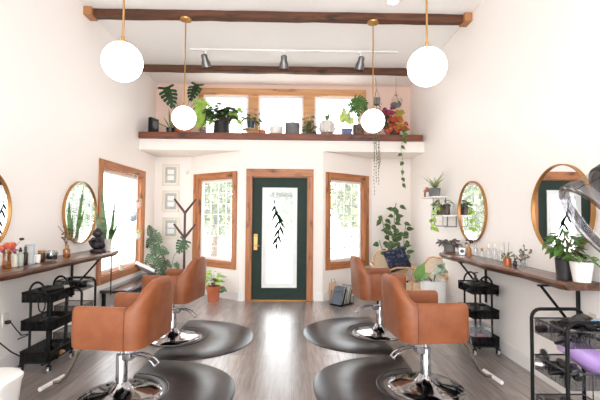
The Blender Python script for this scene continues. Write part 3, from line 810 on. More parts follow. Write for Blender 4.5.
def bottle(name, loc, h, r, body, label, cat='bottle', cap=m_plast, neck=0.35, style='screw', fill=None):
    o = thing(name, label, cat, loc)
    hb = h*0.72
    mesh('body', MB().lathe([(r*0.9, 0.001), (r, 0.006), (r, hb*0.82), (r*0.85, hb*0.93), (r*neck, hb), (r*neck, hb+h*0.06)], 20), body, o)
    if style == 'pump':
        mb = MB(); mb.lathe([(r*0.5, hb+h*0.05), (r*0.5, hb+h*0.12), (r*0.15, hb+h*0.13), (r*0.15, h*0.96)], 12); mb.box((r*0.35, 0, h*0.97), (r*1.3, r*0.45, h*0.05)); mesh('pump', mb, cap, o)
    elif style == 'dropper':
        mb = MB(); mb.lathe([(r*0.5, hb+h*0.04), (r*0.5, hb+h*0.14), (r*0.3, hb+h*0.16), (r*0.34, h*0.95), (r*0.1, h)], 12); mesh('dropper', mb, cap, o)
    else:
        mesh('cap', MB().lathe([(r*0.52, hb+h*0.03), (r*0.55, h-0.002), (r*0.5, h)], 16), cap, o)
    return o
def jar(name, loc, h, r, body, lid, label, cat='jar'):
    o = thing(name, label, cat, loc)
    mesh('body', MB().lathe([(r*0.92, 0.001), (r, 0.005), (r, h*0.78), (r*0.9, h*0.82)], 22), body, o)
    if lid: mesh('lid', MB().lathe([(r*0.95, h*0.80), (r*1.02, h*0.81), (r*1.02, h*0.98), (r*0.95, h)], 22), lid, o)
    return o
def tz(T, k): return TRZ[k]+0.006
# left mesh trolley
hair_dryer((T1[0]+0.02, T1[1]+0.03, 0.70), (90, 0, 60), 'black hair dryer lying in the top tray of the left mesh trolley')
paddle_brush((T1[0]-0.09, T1[1]-0.03, 0.635), (0, -4, 80), 'black paddle brush in the top tray of the left mesh trolley')
round_brush((T1[0]+0.11, T1[1]-0.03, 0.640), (0, -3, 85), 'black round brush in the top tray of the left mesh trolley')
flat_iron((T1[0]-0.05, T1[1]+0.02, 0.40), (0, 0, 70), 'black straightener in the middle tray of the left mesh trolley')
jar('storage_tub', (T1[0]+0.08, T1[1]-0.08, TRZ[1]+0.005), 0.09, 0.05, m_plast, m_plast, 'black lidded tub in the middle tray of the left mesh trolley', 'tub')
o = thing('hair_clipper', 'tan and black hair clipper on the lowest tray of the left mesh trolley', 'hair clipper', (T1[0]+0.10, T1[1]-0.06, 0.135), R(55))
mesh('body', MB().lathe([(0.016, -0.08), (0.022, -0.07), (0.02, 0.02), (0.024, 0.06)], 14, M=Matrix.Rotation(R(90), 4, 'Y')), m_goldp, o)
mesh('blade', MB().box((0.07, 0, 0), (0.03, 0.042, 0.018)), m_steel, o, bevel=0.003)
o = thing('cable_loop', 'black cord hanging in a loop from the top tray of the left mesh trolley', 'cord', (T1[0]+0.05, T1[1]-0.187, 0.72))
mesh('loop', MB().tube([(0.03*math.cos(R(a)), -0.006, -0.11+0.07*math.sin(R(a))) for a in range(150, 400, 20)], 0.006, 6), m_black, o)
mesh('hook', MB().tube([(0.0, 0.0, 0.0), (0, -0.008, -0.02), (0.0, -0.006, -0.05)], 0.005, 6), m_black, o)
# tools in the left arch trolley
hair_dryer((T2[0]+0.06, T2[1]-0.02, 0.675), (90, 0, 5), 'black hair dryer in the top basket of the left arched trolley')
round_brush((T2[0]-0.07, T2[1]+0.06, 0.645), (0, -4, 20), 'black round brush in the top basket of the left arched trolley')
# right mesh trolley
hair_dryer((T3[0]-0.06, T3[1]-0.02, 0.685), (90, 0, 100), 'black hair dryer lying in the top tray of the right mesh trolley')
round_brush((T3[0]+0.05, T3[1]+0.02, 0.645), (0, -4, 80), 'thick black round brush in the top tray of the right mesh trolley')
paddle_brush((T3[0]+0.11, T3[1]-0.08, 0.66), (0, -25, 95), 'black paddle brush sticking out of the top tray of the right mesh trolley')
bottle('spray_bottle', (T3[0]+0.03, T3[1]+0.12, 0.606), 0.20, 0.03, m_plast, 'black spray bottle standing in the top tray of the right mesh trolley', style='pump')
flat_iron((T3[0]-0.06, T3[1], 0.40), (0, -2, 85), 'black straightener in the middle tray of the right mesh trolley')
jar('storage_tub', (T3[0]+0.07, T3[1]+0.06, TRZ[1]+0.005), 0.10, 0.045, m_steel, m_plast, 'grey tub with black lid in the middle tray of the right mesh trolley', 'tub')
jar('mixing_bowl', (T3[0]+0.07, T3[1]-0.08, TRZ[1]+0.005), 0.07, 0.06, m_dgrey, None, 'dark grey mixing bowl in the middle tray of the right mesh trolley', 'bowl')
o = thing('storage_box', 'clear plastic box holding red packs on the lowest tray of the right mesh trolley', 'box', (T3[0]-0.04, T3[1]-0.03, 0.106))
mesh('shell', MB().box((0, 0, 0.09), (0.22, 0.26, 0.17)), mat('frosted_plastic', C(200, 204, 212), rough=0.3, alpha_mix=0.75), o, bevel=0.012)
mb = MB(); mb.box((0, -0.03, 0.035), (0.18, 0.16, 0.05)); mesh('red_contents', mb, m_red, o, bevel=0.004)
mesh('lid', MB().box((0, 0, 0.182), (0.235, 0.275, 0.016)), mat('milky_plastic', C(190, 190, 196), rough=0.3, alpha_mix=0.7), o, bevel=0.005)
# near right arched trolley
x, y = T4
hair_dryer((x-0.10, y+0.07, 0.685), (90, 0, 200), 'silver ended hair dryer in the top basket of the near right trolley', nz=m_plast, body=m_steel)
flat_iron((x+0.035, y-0.0, 0.712), (0, 28, 120), 'pale blue and white straightener lying across the top basket of the near right trolley', m_blue, 0.30)
round_brush((x-0.07, y-0.07, 0.642), (0, -5, 10), 'black round brush in the top basket of the near right trolley')
paddle_brush((x+0.06, y-0.09, 0.66), (10, -12, 150), 'black paddle brush heaped at the near end of the top basket of the right trolley')
flat_iron((x+0.04, y+0.06, 0.67), (0, -6, 20), 'black straightener under the pale blue one in the top basket', m_plast, 0.24)
bottle('spray_bottle', (x+0.11, y+0.10, 0.606), 0.15, 0.025, m_plast, 'small black bottle in the top basket of the near right trolley', style='pump')
o = thing('lavender_bottle', 'large lavender plastic bottle lying tilted in the middle basket of the near right trolley', 'bottle', (x+0.09, y+0.0, 0.50)); o.scale = (1.12,)*3; o.rotation_euler = (R(0), R(128), R(-20))
mesh('body', MB().lathe([(0.062, -0.15), (0.068, -0.14), (0.066, 0.06), (0.058, 0.10), (0.02, 0.12)], 28), m_lav, o)
mesh('cap', MB().lathe([(0.024, 0.115), (0.026, 0.15), (0.02, 0.155)], 16), m_plast, o)
mesh('base_ring', MB().lathe([(0.05, -0.154), (0.069, -0.152), (0.07, -0.135)], 28), mat('pale_lilac', C(205, 180, 222), rough=0.4), o)
round_brush((x-0.09, y-0.02, 0.395), (0, -6, 60), 'black round brush beside the lavender bottle in the middle basket')
hair_dryer((x-0.07, y+0.06, 0.425), (90, 0, 150), 'black hair dryer beside the lavender bottle in the middle basket')
flat_iron((x-0.07, y-0.02, 0.135), (0, -4, 110), 'black straightener in the lowest basket of the near right trolley')
jar('storage_tub', (x-0.09, y+0.10, 0.106), 0.09, 0.05, m_plast, m_dgrey, 'black tub in the lowest basket of the near right trolley', 'tub')
paddle_brush((x+0.06, y-0.02, 0.135), (0, -5, 80), 'black paddle brush in the lowest basket of the near right trolley')

hair_dryer((x+0.02, y+0.09, 0.70), (80, 0, 30), 'black hair dryer at the far side of the top basket of the near right trolley')
round_brush((x+0.10, y-0.03, 0.70), (0, -12, 130), 'black round brush on top of the heap in the near right trolley')
flat_iron((x-0.03, y-0.10, 0.705), (0, 6, 60), 'black straightener at the near end of the top basket of the near right trolley', m_plast, 0.22)
hair_dryer((x+0.0, y-0.02, 0.745), (85, 0, 215), 'black hair dryer lying on top of the heap in the near right trolley', sc=1.05, nz=m_plast)
paddle_brush((x-0.10, y-0.02, 0.70), (0, -14, 95), 'black paddle brush along the left rim of the near right trolley')
hair_dryer((x+0.10, y+0.02, 0.73), (85, 0, 60), 'black hair dryer by the wall side of the top basket of the near right trolley', nz=m_plast)
hair_dryer((x-0.09, y-0.07, 0.46), (85, 0, 80), 'black hair dryer at the near corner of the middle basket, left of the lavender bottle', nz=m_plast)
round_brush((x-0.12, y+0.11, 0.46), (0, -18, 75), 'black round brush at the far corner of the middle basket')
paddle_brush((x-0.08, y-0.10, 0.44), (0, 20, 70), 'black paddle brush leaning in the middle basket of the near right trolley')
hair_dryer((x-0.04, y-0.08, 0.19), (90, 0, 40), 'black hair dryer in the lowest basket of the near right trolley')
round_brush((x+0.05, y+0.08, 0.17), (0, -20, 160), 'black round brush in the lowest basket of the near right trolley')
# ------------------------------------------------------------------ plants
def pot_mb(r0, r1, h, rim=0.0, t=0.008):
    p = [(r0, 0.0), (r1, h-rim)]
    if rim: p += [(r1*1.1, h-rim), (r1*1.12, h)]
    else: p += [(r1, h)]
    rt_ = p[-1][0]
    return MB().lathe(p+[(rt_-t, h), (rt_-t-0.003, h*0.86)], 24, caps=False).lathe([(1e-4, 0), (r0, 0)], 24)
def put_pot(o, r0, r1, h, m, rim=0.0):
    mesh('pot', pot_mb(r0, r1, h, rim), m, o)
    mesh('soil', MB().lathe([(r1*0.95, h*0.86), (r1*0.5, h*0.89), (1e-4, h*0.90)], 18), m_soil, o)
def bushy(o, z0, H, Rr, n, L, W, m, kind='ovate', seed=1, droop=0.35, stemm=None, cx=0, cy=0, lo=0.3, sr=0.0025):
    rnd = random.Random(seed); lf, st = MB(), MB()
    for i in range(n):
        a = rnd.uniform(0, 2*math.pi); q = math.sqrt(rnd.uniform(0.03, 1)); hz = H*rnd.uniform(lo, 1)*(1-0.35*q*q)
        tip = Vector((cx+Rr*q*math.cos(a), cy+Rr*q*math.sin(a), z0+hz))
        b = Vector((cx+0.1*Rr*math.cos(a), cy+0.1*Rr*math.sin(a), z0))
        mid = (b+tip)/2+Vector((0, 0, 0.12*hz))
        st.tube([b, mid, tip], sr, 5)
        d = Vector((math.cos(a)*rnd.uniform(.4, 1), math.sin(a)*rnd.uniform(.4, 1), rnd.uniform(-0.5, 0.45)))
        nn = Vector((0.2*math.cos(a), -0.55+0.2*math.sin(a), 1))
        lf.leaf(tip, d, nn, L*rnd.uniform(.7, 1.15), W*rnd.uniform(.75, 1.15), kind, droop)
    mesh('stems', st, stemm or m_stem, o); mesh('foliage', lf, m, o, ang=60)
def trailing(o, strands, m, L, W, kind='heart', seed=1, step=0.07, sr=0.002, name='vine'):
    rnd = random.Random(seed); lf, st = MB(), MB()
    for pts in strands:
        P = [Vector(p) for p in pts]; st.tube(P, sr, 5)
        for i in range(len(P)-1):
            seg = P[i+1]-P[i]; k = max(1, int(seg.length/step))
            for j in range(k):
                b = P[i]+seg*((j+0.5)/k); a = rnd.uniform(math.pi, 2*math.pi) if rnd.random() < .7 else rnd.uniform(0, math.pi)
                d = Vector((math.cos(a)*0.8, math.sin(a)*0.5-0.2, -0.7+rnd.uniform(-.3, .4)))
                lf.leaf(b, d, (0.2*rnd.uniform(-1, 1), -1, 0.5), L*rnd.uniform(.7, 1.2), W*rnd.uniform(.7, 1.2), kind, 0.2)
    mesh(name, st, m_stem, o); mesh('foliage', lf, m, o, ang=60)
def leaf_px(lf, st, o, root, specs, y, kind, seed=2, sr=0.004, droop=0.12):
    """big single leaves: (px,py of the middle, length px, width px, tip angle in degrees, depth offset)"""
    rnd = random.Random(seed)
    for (px, py, Lp, Wp, ang, dy) in specs:
        yy = y+dy; k = yy/FPX; c = at(px, py, yy)-o.location
        d = Vector((math.cos(R(ang)), -0.22+rnd.uniform(-.1, .1), math.sin(R(ang)))).normalized()
        b = c-d*(Lp*k/2)
        lf.leaf(b, d, (0.25*rnd.uniform(-1, 1), -1, 0.35), Lp*k, Wp*k, kind, droop, 0.1)
        rootv = Vector(root); mid = (rootv+b)/2+Vector(((rootv.x-b.x)*0.15, 0, 0.06))
        st.tube([rootv, mid, b], sr, 5)
def plant(name, label, x, y, z, r0, r1, h, pm, rim=0.0, cat='potted plant', group=None):
    o = thing(name, label, cat, (x, y, z), 0, group); put_pot(o, r0, r1, h, pm, rim); return o
def sx_(px, y, py=130): return at(px, py, y).x
GL = 'plants on the long shelf'
# --- long shelf, left to right
ys = 6.85
o = thing('shelf_clock', 'black square boxed clock turned on the far left end of the long shelf', 'clock', (sx_(153.5, 6.9), 6.9, ZS), R(74))
mesh('case', MB().box((0, 0, 0.145), (0.22, 0.06, 0.29)), m_black, o, bevel=0.008)
mesh('face', MB().lathe([(0.07, 0), (0.07, 0.004), (1e-4, 0.004)], 24, M=Matrix.Translation((0, -0.03, 0.17)) @ Matrix.Rotation(R(90), 4, 'X')), m_dgrey, o)
o = plant('small_pot_plant', 'small black pot with thin leaning green stems, next to the black clock', sx_(170.5, ys), ys, ZS, 0.055, 0.075, 0.11, m_plast)
mb = MB()
for a, l, w in [(155, .42, .018), (95, .36, .03), (75, .30, .03), (120, .25, .02), (60, .2, .02)]:
    mb.leaf((0, 0, 0.1), (math.cos(R(a)), -0.1, math.sin(R(a))), (0, -1, .3), l, w, 'lance', 0.06)
mesh('foliage', mb, m_leaf, o, ang=60)
o = plant('monstera', 'big potted monstera with split dark leaves behind the left globe lamp', sx_(183, 7.0), 7.0, ZS, 0.11, 0.15, 0.18, m_terra, 0.03)
lf, st = MB(), MB(); leaf_px(lf, st, o, (0, 0, 0.16), [(169.5, 97, 23, 17.5, -68, -0.1), (193.5, 92, 20, 16, 250, -0.05)], 7.0, 'monstera')
mesh('foliage', lf, m_dleaf, o, ang=60)
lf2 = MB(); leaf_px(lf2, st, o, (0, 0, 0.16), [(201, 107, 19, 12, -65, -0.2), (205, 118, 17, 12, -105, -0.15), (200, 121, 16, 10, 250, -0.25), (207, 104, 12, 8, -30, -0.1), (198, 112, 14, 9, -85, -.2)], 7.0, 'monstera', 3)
finish(mesh('young_foliage', lf2, m_lleaf, o, ang=60), 'bright green young leaves'); mesh('stems', st, m_stem, o)  # second set of leaves in a lighter, brighter green
o = plant('small_pot_plant', 'small grey pot beside the monstera on the long shelf', sx_(203, 6.95), 6.95, ZS, 0.045, 0.055, 0.11, m_gpot)
bushy(o, 0.1, 0.12, 0.06, 8, 0.07, 0.035, m_leaf, seed=5)
o = plant('leafy_pot_plant', 'leafy green plant in a tall black tapered pot, left part of the long shelf', sx_(221.5, ys), ys, ZS, 0.14, 0.125, 0.235, m_dpot)
bushy(o, 0.18, 0.36, 0.22, 95, 0.16, 0.115, m_dleaf, 'heart', 7); lf = MB()
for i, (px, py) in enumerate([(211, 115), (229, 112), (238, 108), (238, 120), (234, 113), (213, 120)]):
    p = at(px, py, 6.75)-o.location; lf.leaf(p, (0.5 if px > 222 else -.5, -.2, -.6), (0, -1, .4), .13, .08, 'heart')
finish(mesh('bright_outer_foliage', lf, m_lleaf, o, ang=60), 'brighter outer leaves')  # a few outer leaves take the brighter leaf green
o = thing('wire_plant_stand', 'low tan wicker stand under a little black pot on the long shelf', 'plant stand', (sx_(249, ys), ys, ZS))
mb = MB()
for z in (0.006, 0.055, 0.105): mb.tube([(0.115*math.cos(R(a)), 0.09*math.sin(R(a)), z) for a in range(0, 360, 15)], 0.006, 6, closed=True)
for a in range(0, 360, 30): mb.tube([(0.115*math.cos(R(a)), 0.09*math.sin(R(a)), 0.006), (0.115*math.cos(R(a+15)), 0.09*math.sin(R(a+15)), 0.105)], 0.004, 5)
mesh('frame', mb, m_rattan, o); mesh('top', MB().lathe([(0.11, 0.105), (0.112, 0.112), (1e-4, 0.112)], 24), m_paper, o)
o = plant('violet_pot', 'little black pot with violet flowers on the wicker stand', sx_(251, ys), ys, ZS+0.113, 0.055, 0.07, 0.13, mat('dark_teal_pot', C(48, 62, 72), rough=0.4))
bushy(o, 0.10, 0.16, 0.13, 40, 0.10, 0.065, m_leaf, 'ovate', 11)
mb = MB()
for px, py in [(243, 111), (245, 113), (246, 109), (259, 114)]:
    p = at(px, py, ys-0.05)-o.location; mb.ball(p, (0.02, 0.02, 0.018), 8, 6)
mesh('flowers', mb, mat('violet_bloom', C(150, 140, 200), rough=0.7), o)
o = plant('small_pot_plant', 'tiny terracotta pot with a thin sprig, right of the wicker stand', sx_(262, ys), ys, ZS, 0.05, 0.06, 0.09, m_terra, 0.02)
bushy(o, 0.08, 0.13, 0.05, 7, 0.06, 0.025, m_lleaf, 'lance', 3)
o = thing('ceramic_cloche', 'white ceramic basket with an arched handle on the shelf, in front of the middle window', 'basket', (sx_(276, 6.9), 6.9, ZS))
mesh('bowl', MB().lathe([(0.07, 0), (0.11, 0.05), (0.115, 0.13), (0.1, 0.17), (0.09, 0.17), (0.1, 0.12)], 24, caps=False), m_white, o)
mesh('handle', MB().tube([(0.105*math.cos(R(a)), 0, 0.16+0.14*math.sin(R(a))) for a in range(0, 181, 15)], 0.009, 8), m_white, o)
o = plant('small_pot_plant', 'round grey concrete pot with a low grey plant, middle of the long shelf', sx_(292.5, ys), ys, ZS, 0.125, 0.13, 0.215, m_gpot)
bushy(o, 0.19, 0.13, 0.07, 6, 0.06, 0.02, mat('grey_leaf', C(110, 120, 110), rough=0.6), 'lance', 9)
o = plant('upright_pot_plant', 'upright small leaved green plant in a small black pot before the right mullion', sx_(309, ys), ys, ZS, 0.045, 0.055, 0.07, m_plast)
bushy(o, 0.06, 0.34, 0.08, 40, 0.10, 0.065, m_leaf, 'ovate', 13, lo=0.15)
o = plant('small_pot_plant', 'little dark saucer pot beside the upright plant on the long shelf', sx_(313.5, 6.78), 6.74, ZS, 0.05, 0.055, 0.04, m_dpot)
bushy(o, 0.03, 0.06, 0.04, 5, 0.04, 0.02, m_leaf, seed=4)
o = thing('ribbed_planter', 'pale grey ribbed planter on little legs with sprouts, before the right upper window', 'planter', (sx_(327, ys), ys, ZS))
n = 40; secs = []
for z, rr in [(0.04, .07), (0.06, .115), (0.14, .135), (0.22, .12), (0.27, .085)]:
    secs.append([(rr*(1+0.06*math.cos(10*2*math.pi*j/n))*math.cos(2*math.pi*j/n), rr*(1+0.06*math.cos(10*2*math.pi*j/n))*math.sin(2*math.pi*j/n), z) for j in range(n)])
mesh('pot', MB().loft(secs), m_offw, o)
for k in range(3): mesh('leg', MB().tube([(0.07*math.cos(R(120*k+30)), 0.07*math.sin(R(120*k+30)), 0.07), (0.09*math.cos(R(120*k+30)), 0.09*math.sin(R(120*k+30)), 0.0)], 0.012, 8), m_offw, o)
for s in (-1, 1): mesh('handle', MB().tube([(s*(0.11+0.07*math.sin(R(a))), 0, 0.17+0.055*math.cos(R(a))) for a in range(0, 181, 20)], 0.01, 8), m_offw, o)
mb = MB()
for a, l in [(100, .12), (80, .14), (70, .1), (110, .09)]: mb.leaf((0, 0, 0.26), (math.cos(R(a)), -.1, math.sin(R(a))), (0, -1, .2), l*1.25, .035, 'lance', .05)
mesh('sprouts', mb, m_leaf, o, ang=60)
o = thing('blue_pot_plant', 'square blue glazed pot with yellow green upright leaves on the long shelf', 'potted plant', (sx_(346.5, ys), ys, ZS))
secs = [[(s_*sx, s_*sy, z) for sx, sy in ((-1, -1), (1, -1), (1, 1), (-1, 1))] for z, s_ in ((0, .075), (.13, .095))]
mesh('pot', MB().loft(secs), m_bpot, o, bevel=0.008)
lf = MB()
for px, py, Lp, ang in [(344, 114, 13, 92), (348, 118, 12, 80), (342, 119, 9, 115), (351, 121, 8, 60)]:
    c = at(px, py, ys)-o.location; d = Vector((math.cos(R(ang)), -.15, math.sin(R(ang)))); lf.leaf(c-d*Lp*.0085, d, (0, -1, .2), Lp*.019, .11, 'ovate', .05)
mesh('foliage', lf, leafm('yellow_green_leaf', C(120, 170, 50), C(220, 222, 130)), o, ang=60)
o = plant('young_monstera', 'young monstera in a dark woven pot, just left of the right hanging globe', sx_(358.5, ys), ys, ZS, 0.095, 0.10, 0.20, m_brpot)
lf, st = MB(), MB(); leaf_px(lf, st, o, (0, 0, .18), [(354, 103, 14, 11, 200, -.1), (361, 101, 15, 12, -20, -.1), (358, 108, 17, 14, -85, -.15), (352, 110, 10, 9, 220, 0), (364, 107, 11, 9, -50, 0)], ys, 'monstera')
mesh('foliage', lf, m_leaf, o, ang=60); mesh('stems', st, m_stem, o)
o = plant('coleus', 'red, orange and magenta leaved coleus at the right end of the long shelf', sx_(394, ys), ys, ZS, 0.08, 0.10, 0.09, m_dpot)
rnd = random.Random(5)
for nm, m_, lim in (('red_foliage', m_col_r, [(386, 115, 405, 131)]), ('magenta_foliage', m_col_p, [(384, 107, 392, 116)]), ('green_foliage', m_dleaf, [(384, 115, 390, 130)]), ('gold_foliage', leafm('coleus_gold', C(190, 120, 50), C(150, 160, 60)), [(397, 110, 405, 126)])):
    mb = MB(); x0, y0_, x1, y1_ = lim[0]
    for i in range(44 if nm == 'red_foliage' else 14):
        p = at(rnd.uniform(x0, x1), rnd.uniform(y0_, y1_), ys+rnd.uniform(-.14, .08))-o.location
        mb.leaf(p, (rnd.uniform(-1, 1), rnd.uniform(-.6, .1), rnd.uniform(-.8, .3)), (0, -1, .5), .10, .075, 'heart', .25)
    mesh(nm, mb, m_, o, ang=60)
st = MB()
for i in range(9): st.tube([(0, 0, .1), (rnd.uniform(-.08, .08), rnd.uniform(-.08, .05), .25), (rnd.uniform(-.14, .14), rnd.uniform(-.1, .05), rnd.uniform(.3, .45))], .005, 5)
mesh('stems', st, m_col_p, o)
o = plant('trailing_pothos', 'pothos on the right end of the long shelf, one vine trailing down past its edge', sx_(404, 6.78), 6.80, ZS, 0.05, 0.065, 0.09, m_white)
yv = 6.56-o.location.y
strand = [(0, -0.02, .08), (0, -.1, .12), (0, yv, .06)]
for px, py in [(402, 142), (401, 150), (402.5, 158), (403, 166), (402, 175), (403, 187)]:
    p = at(px, py, 6.56)-o.location; strand.append(tuple(p))
trailing(o, [strand], m_leaf, .09, .075, 'heart', 4, .085)
# hanging plants
o = thing('hanging_string_of_hearts', 'hanging pot with long thin dark strands falling past the shelf, right of the right globe', 'hanging plant', at(376.5, 105, 6.46))
mesh('pot', pot_mb(.045, .065, .11), m_gpot, o); zt = 3.79-o.location.z
mb = MB()
for k in range(3): mb.tube([(.062*math.cos(R(120*k)), .062*math.sin(R(120*k)), .11), (0, 0, .26)], .0025, 5)
mb.tube([(0, 0, .26), (0, .12, zt)], .0025, 5); mesh('hanger', mb, m_twig, o)
rnd = random.Random(8); ss = []
for k in range(7):
    a = R(51*k); x0 = .06*math.cos(a); y0_ = -abs(.05*math.sin(a)); zl = -rnd.uniform(.9, 1.55)
    ss.append([(x0*.6, y0_*.6, .1), (x0*1.2, y0_*1.2, .05)]+[(x0*.8+rnd.uniform(-.012, .012), y0_-.01, zl*t_) for t_ in (.1, .25, .4, .55, .7, .85, 1)])
trailing(o, ss, leafm('string_leaf', C(74, 70, 66), C(112, 116, 100)), .022, .02, 'heart', 3, .045, .0015)
o = thing('hanging_plant', 'small grey hanging basket with a tuft of green above the coleus', 'hanging plant', at(396, 108, 7.0))
mesh('pot', MB().lathe([(.02, 0), (.08, .03), (.10, .07), (.09, .07), (.07, .035)], 20, caps=False), m_gpot, o)
mb = MB(); zt = zceil(7.0)-o.location.z
for k in range(3): mb.tube([(.095*math.cos(R(120*k+30)), .095*math.sin(R(120*k+30)), .07), (0, 0, .3)], .0025, 5)
mb.tube([(0, 0, .3), (0, 0, zt-.001)], .0025, 5); mesh('hanger', mb, m_twig, o)
bushy(o, .04, .18, .07, 14, .08, .045, m_leaf, 'ovate', 5)

# --- left corner: monstera, coat stand, terracotta pot
o = plant('monstera', 'tall monstera in the back left corner beside the framed pictures', -2.18, 7.12, 0, .13, .17, .30, m_dpot)
lf, st = MB(), MB()
leaf_px(lf, st, o, (0, 0, .28), [(151, 231, 12, 9, 110, -.05), (157.5, 238, 13, 10, -45, -.1), (149.5, 243, 11, 9, 240, -.1), (155, 250, 12, 10, -85, -.15), (163, 251, 13, 10, -20, -.15), (149, 259, 12, 9, 230, -.2), (159, 263, 13, 10, -60, -.2), (167, 264, 10, 8, -30, -.1), (152, 271, 12, 10, 260, -.2), (164, 273, 11, 9, -50, -.15), (181.5, 246.5, 15, 14, 240, -.25), (177, 266, 7, 6, -60, -.1)], 7.1, 'monstera', 6)
mesh('foliage', lf, mat('mottled_monstera', C(20, 46, 18), C(70, 100, 54), rough=0.4, scale=12), o, ang=60); mesh('stems', st, m_stem, o)
px0 = at(184.5, 240, 6.95)
o = thing('coat_stand', 'dark mahogany coat stand with two tiers of V shaped arms in the left corner', 'coat stand', (px0.x, 6.95, 0))
zu, zl_ = at(184, 212, 6.95).z, at(185, 237, 6.95).z
mesh('post', MB().tube([(0, 0, .03), (0, 0, zu+.0)], .021, 12), m_coat, o)
for z in (zu, zl_):
    mb = MB()
    mb.box((0, 0, z), (.05, .05, .05))
    mesh('collar', mb, m_coat, o, bevel=.008)
    for a in (R(4), R(184)):
        dx, dy = math.cos(a), math.sin(a)
        mesh('arm', MB().tube([(0, 0, z-.015), (dx*.10, dy*.10, z+.115), (dx*.185, dy*.185, z+.225)], [.022, .020, .017], 8), m_coat, o)
for k in range(4):
    a = R(90*k+45); mesh('leg', MB().tube([(0, 0, .12), (.12*math.cos(a), .12*math.sin(a), .06), (.21*math.cos(a), .21*math.sin(a), .012)], [.016, .014, .012], 8), m_coat, o)
o = plant('terracotta_pot_plant', 'light green leafy plant in a terracotta pot on the floor, below the left front window', at(213.5, 290, 6.62).x, 6.62, 0, .085, .11, .25, m_terra, .05)
bushy(o, .23, .26, .10, 22, .13, .07, m_lleaf, 'ovate', 21)
lf = MB(); lf.leaf((.12, -.02, .24), (.8, -.3, -.5), (0, -1, .4), .13, .07, 'ovate'); lf.leaf((.1, -.05, .16), (.8, -.2, .2), (0, -1, .4), .1, .05, 'ovate'); mesh('low_leaf', lf, m_leaf, o, ang=60)
# pictures
pic0 = None
for i, (y0_, y1_, lab) in enumerate([(164, 186, 'topmost of three small cream framed prints on the left corner wall'), (190.5, 212, 'middle of three small cream framed prints on the left corner wall'), (216.5, 240, 'lowest of three small cream framed prints, beside the coat stand')]):
    p = at(171, (y0_+y1_)/2, YB)
    if pic0 is None:
        pic0 = o = thing('framed_print', lab, 'picture', (p.x, YB-.002, p.z), 0, 'framed prints in the left corner')
        w, h, t = .155, .20, .022; mb = MB()
        for s in (-1, 1): mb.box((s*(w-t/2), -.012, 0), (t, .024, 2*h)); mb.box((0, -.012, s*(h-t/2)), (2*w-2*t, .024, t))
        mesh('frame', mb, m_ivory, o, bevel=.003)
        mesh('mount', MB().box((0, -.006, 0), (2*w-2*t, .008, 2*h-2*t)), m_paper, o)
        pr = MB(); pr.box((0, -.0115, 0), (.205, .003, .295)); q = mesh('print', pr, m_pic, o)
        mb = MB()
        for dz in (-.055, .055): mb.box((0, -.014, dz), (.12, .002, .085))
        mesh('pale_panel', mb, m_white, q)
    else: dup(pic0, (p.x, YB-.002, p.z), 0, lab)
p = at(187.5, 172, YB)
o = thing('door_chime', 'small white wall box between the framed prints and left front window', 'wall box', (p.x, YB+.004, p.z))
mesh('cover', MB().box((0, -.02, 0), (.055, .04, .085)), m_white, o, bevel=.008); mesh('grille', MB().box((0, -.041, -.01), (.035, .003, .03)), m_offw, o)

# --- bench and things at the left window
o = thing('low_bench', 'low black bench with a glossy top under the left side window', 'bench', (-2.36, 6.15, 0))
mesh('top', MB().box((0, 0, .385), (.36, 1.58, .04)), mat('glossy_black', C(36, 36, 40), rough=0.18, coat=.5), o, bevel=.006)
mesh('front_rail', MB().box((.15, 0, .335), (.025, 1.48, .06)), m_black, o)
for sx in (-1, 1):
    for sy in (-1, 1): mesh('leg', MB().box((sx*.145, sy*.74, .183), (.04, .04, .364)), m_black, o, bevel=.004)
p = at(144.5, 270, 6.75)
o = thing('folded_towel', 'small white folded towel slanting at the far end of the black bench', 'towel', (p.x, 6.75, p.z+.015)); o.rotation_euler = (R(-24), R(26), R(10)); o.scale = (1.25, 1.25, 1.25)
mesh('fold', MB().box((0, 0, 0), (.27, .20, .022)), m_cloth, o, bevel=.010, seg=3); mesh('fold', MB().box((.0, .0, .023), (.26, .19, .020)), m_cloth, o, bevel=.009, seg=3)
mesh('hem', MB().box((-.128, 0, .011), (.012, .17, .036)), m_trimw, o, bevel=.004)
hang = [((136.5, 206), m_pinkp, 'pink hanging pot at the far side of the left window', 'topmost'), ((132.5, 219), m_pale, 'grey blue hanging pot in the left window', 'middle'), ((137, 237), m_offw, 'white hanging pot with pink blooms low in the left window', 'lowest')]
for i, ((px, py), pm, lab, _) in enumerate(hang):
    X = XL+.08; yv = on_x(px, X, 1.4); k = yv/FPX; p = at(px, py, yv)
    o = thing('hanging_pot', lab, 'hanging plant', (X, yv, p.z-.04), 0)
    mesh('pot', MB().lathe([(.025, 0), (.055, .03), (.06, .07), (.045, .10), (.04, .10), (.05, .06)], 18, caps=False), pm, o)
    zt = 2.05-o.location.z
    mb = MB(); mb.tube([(-.058, 0, .08), (0, 0, .2), (.058, 0, .08)], .002, 4); mb.tube([(0, 0, .2), (0, 0, zt-.02), (-.07, 0, zt)], .002, 4); mesh('cord', mb, m_trimw, o)
    bushy(o, .07, .1, .06, 9, .07, .03, m_var if i != 2 else m_orange if False else m_lleaf, 'ovate', 30+i)
    if i == 2:
        mb = MB()
        for a in (-.04, .0, .03): mb.ball((a, -.02, .12+.3*abs(a)), (.018, .018, .014), 8, 6)
        mesh('blooms', mb, m_pinkp, o)
yv = on_x(121, XL+.05, .6)
o = plant('small_pot_plant', 'tiny yellowish plant on the sill of the left side window', XL+.055, yv, .589, .03, .036, .06, m_offw)
bushy(o, .05, .16, .05, 10, .06, .03, leafm('straw_leaf', C(190, 180, 100), C(220, 200, 130)), 'ovate', 17)

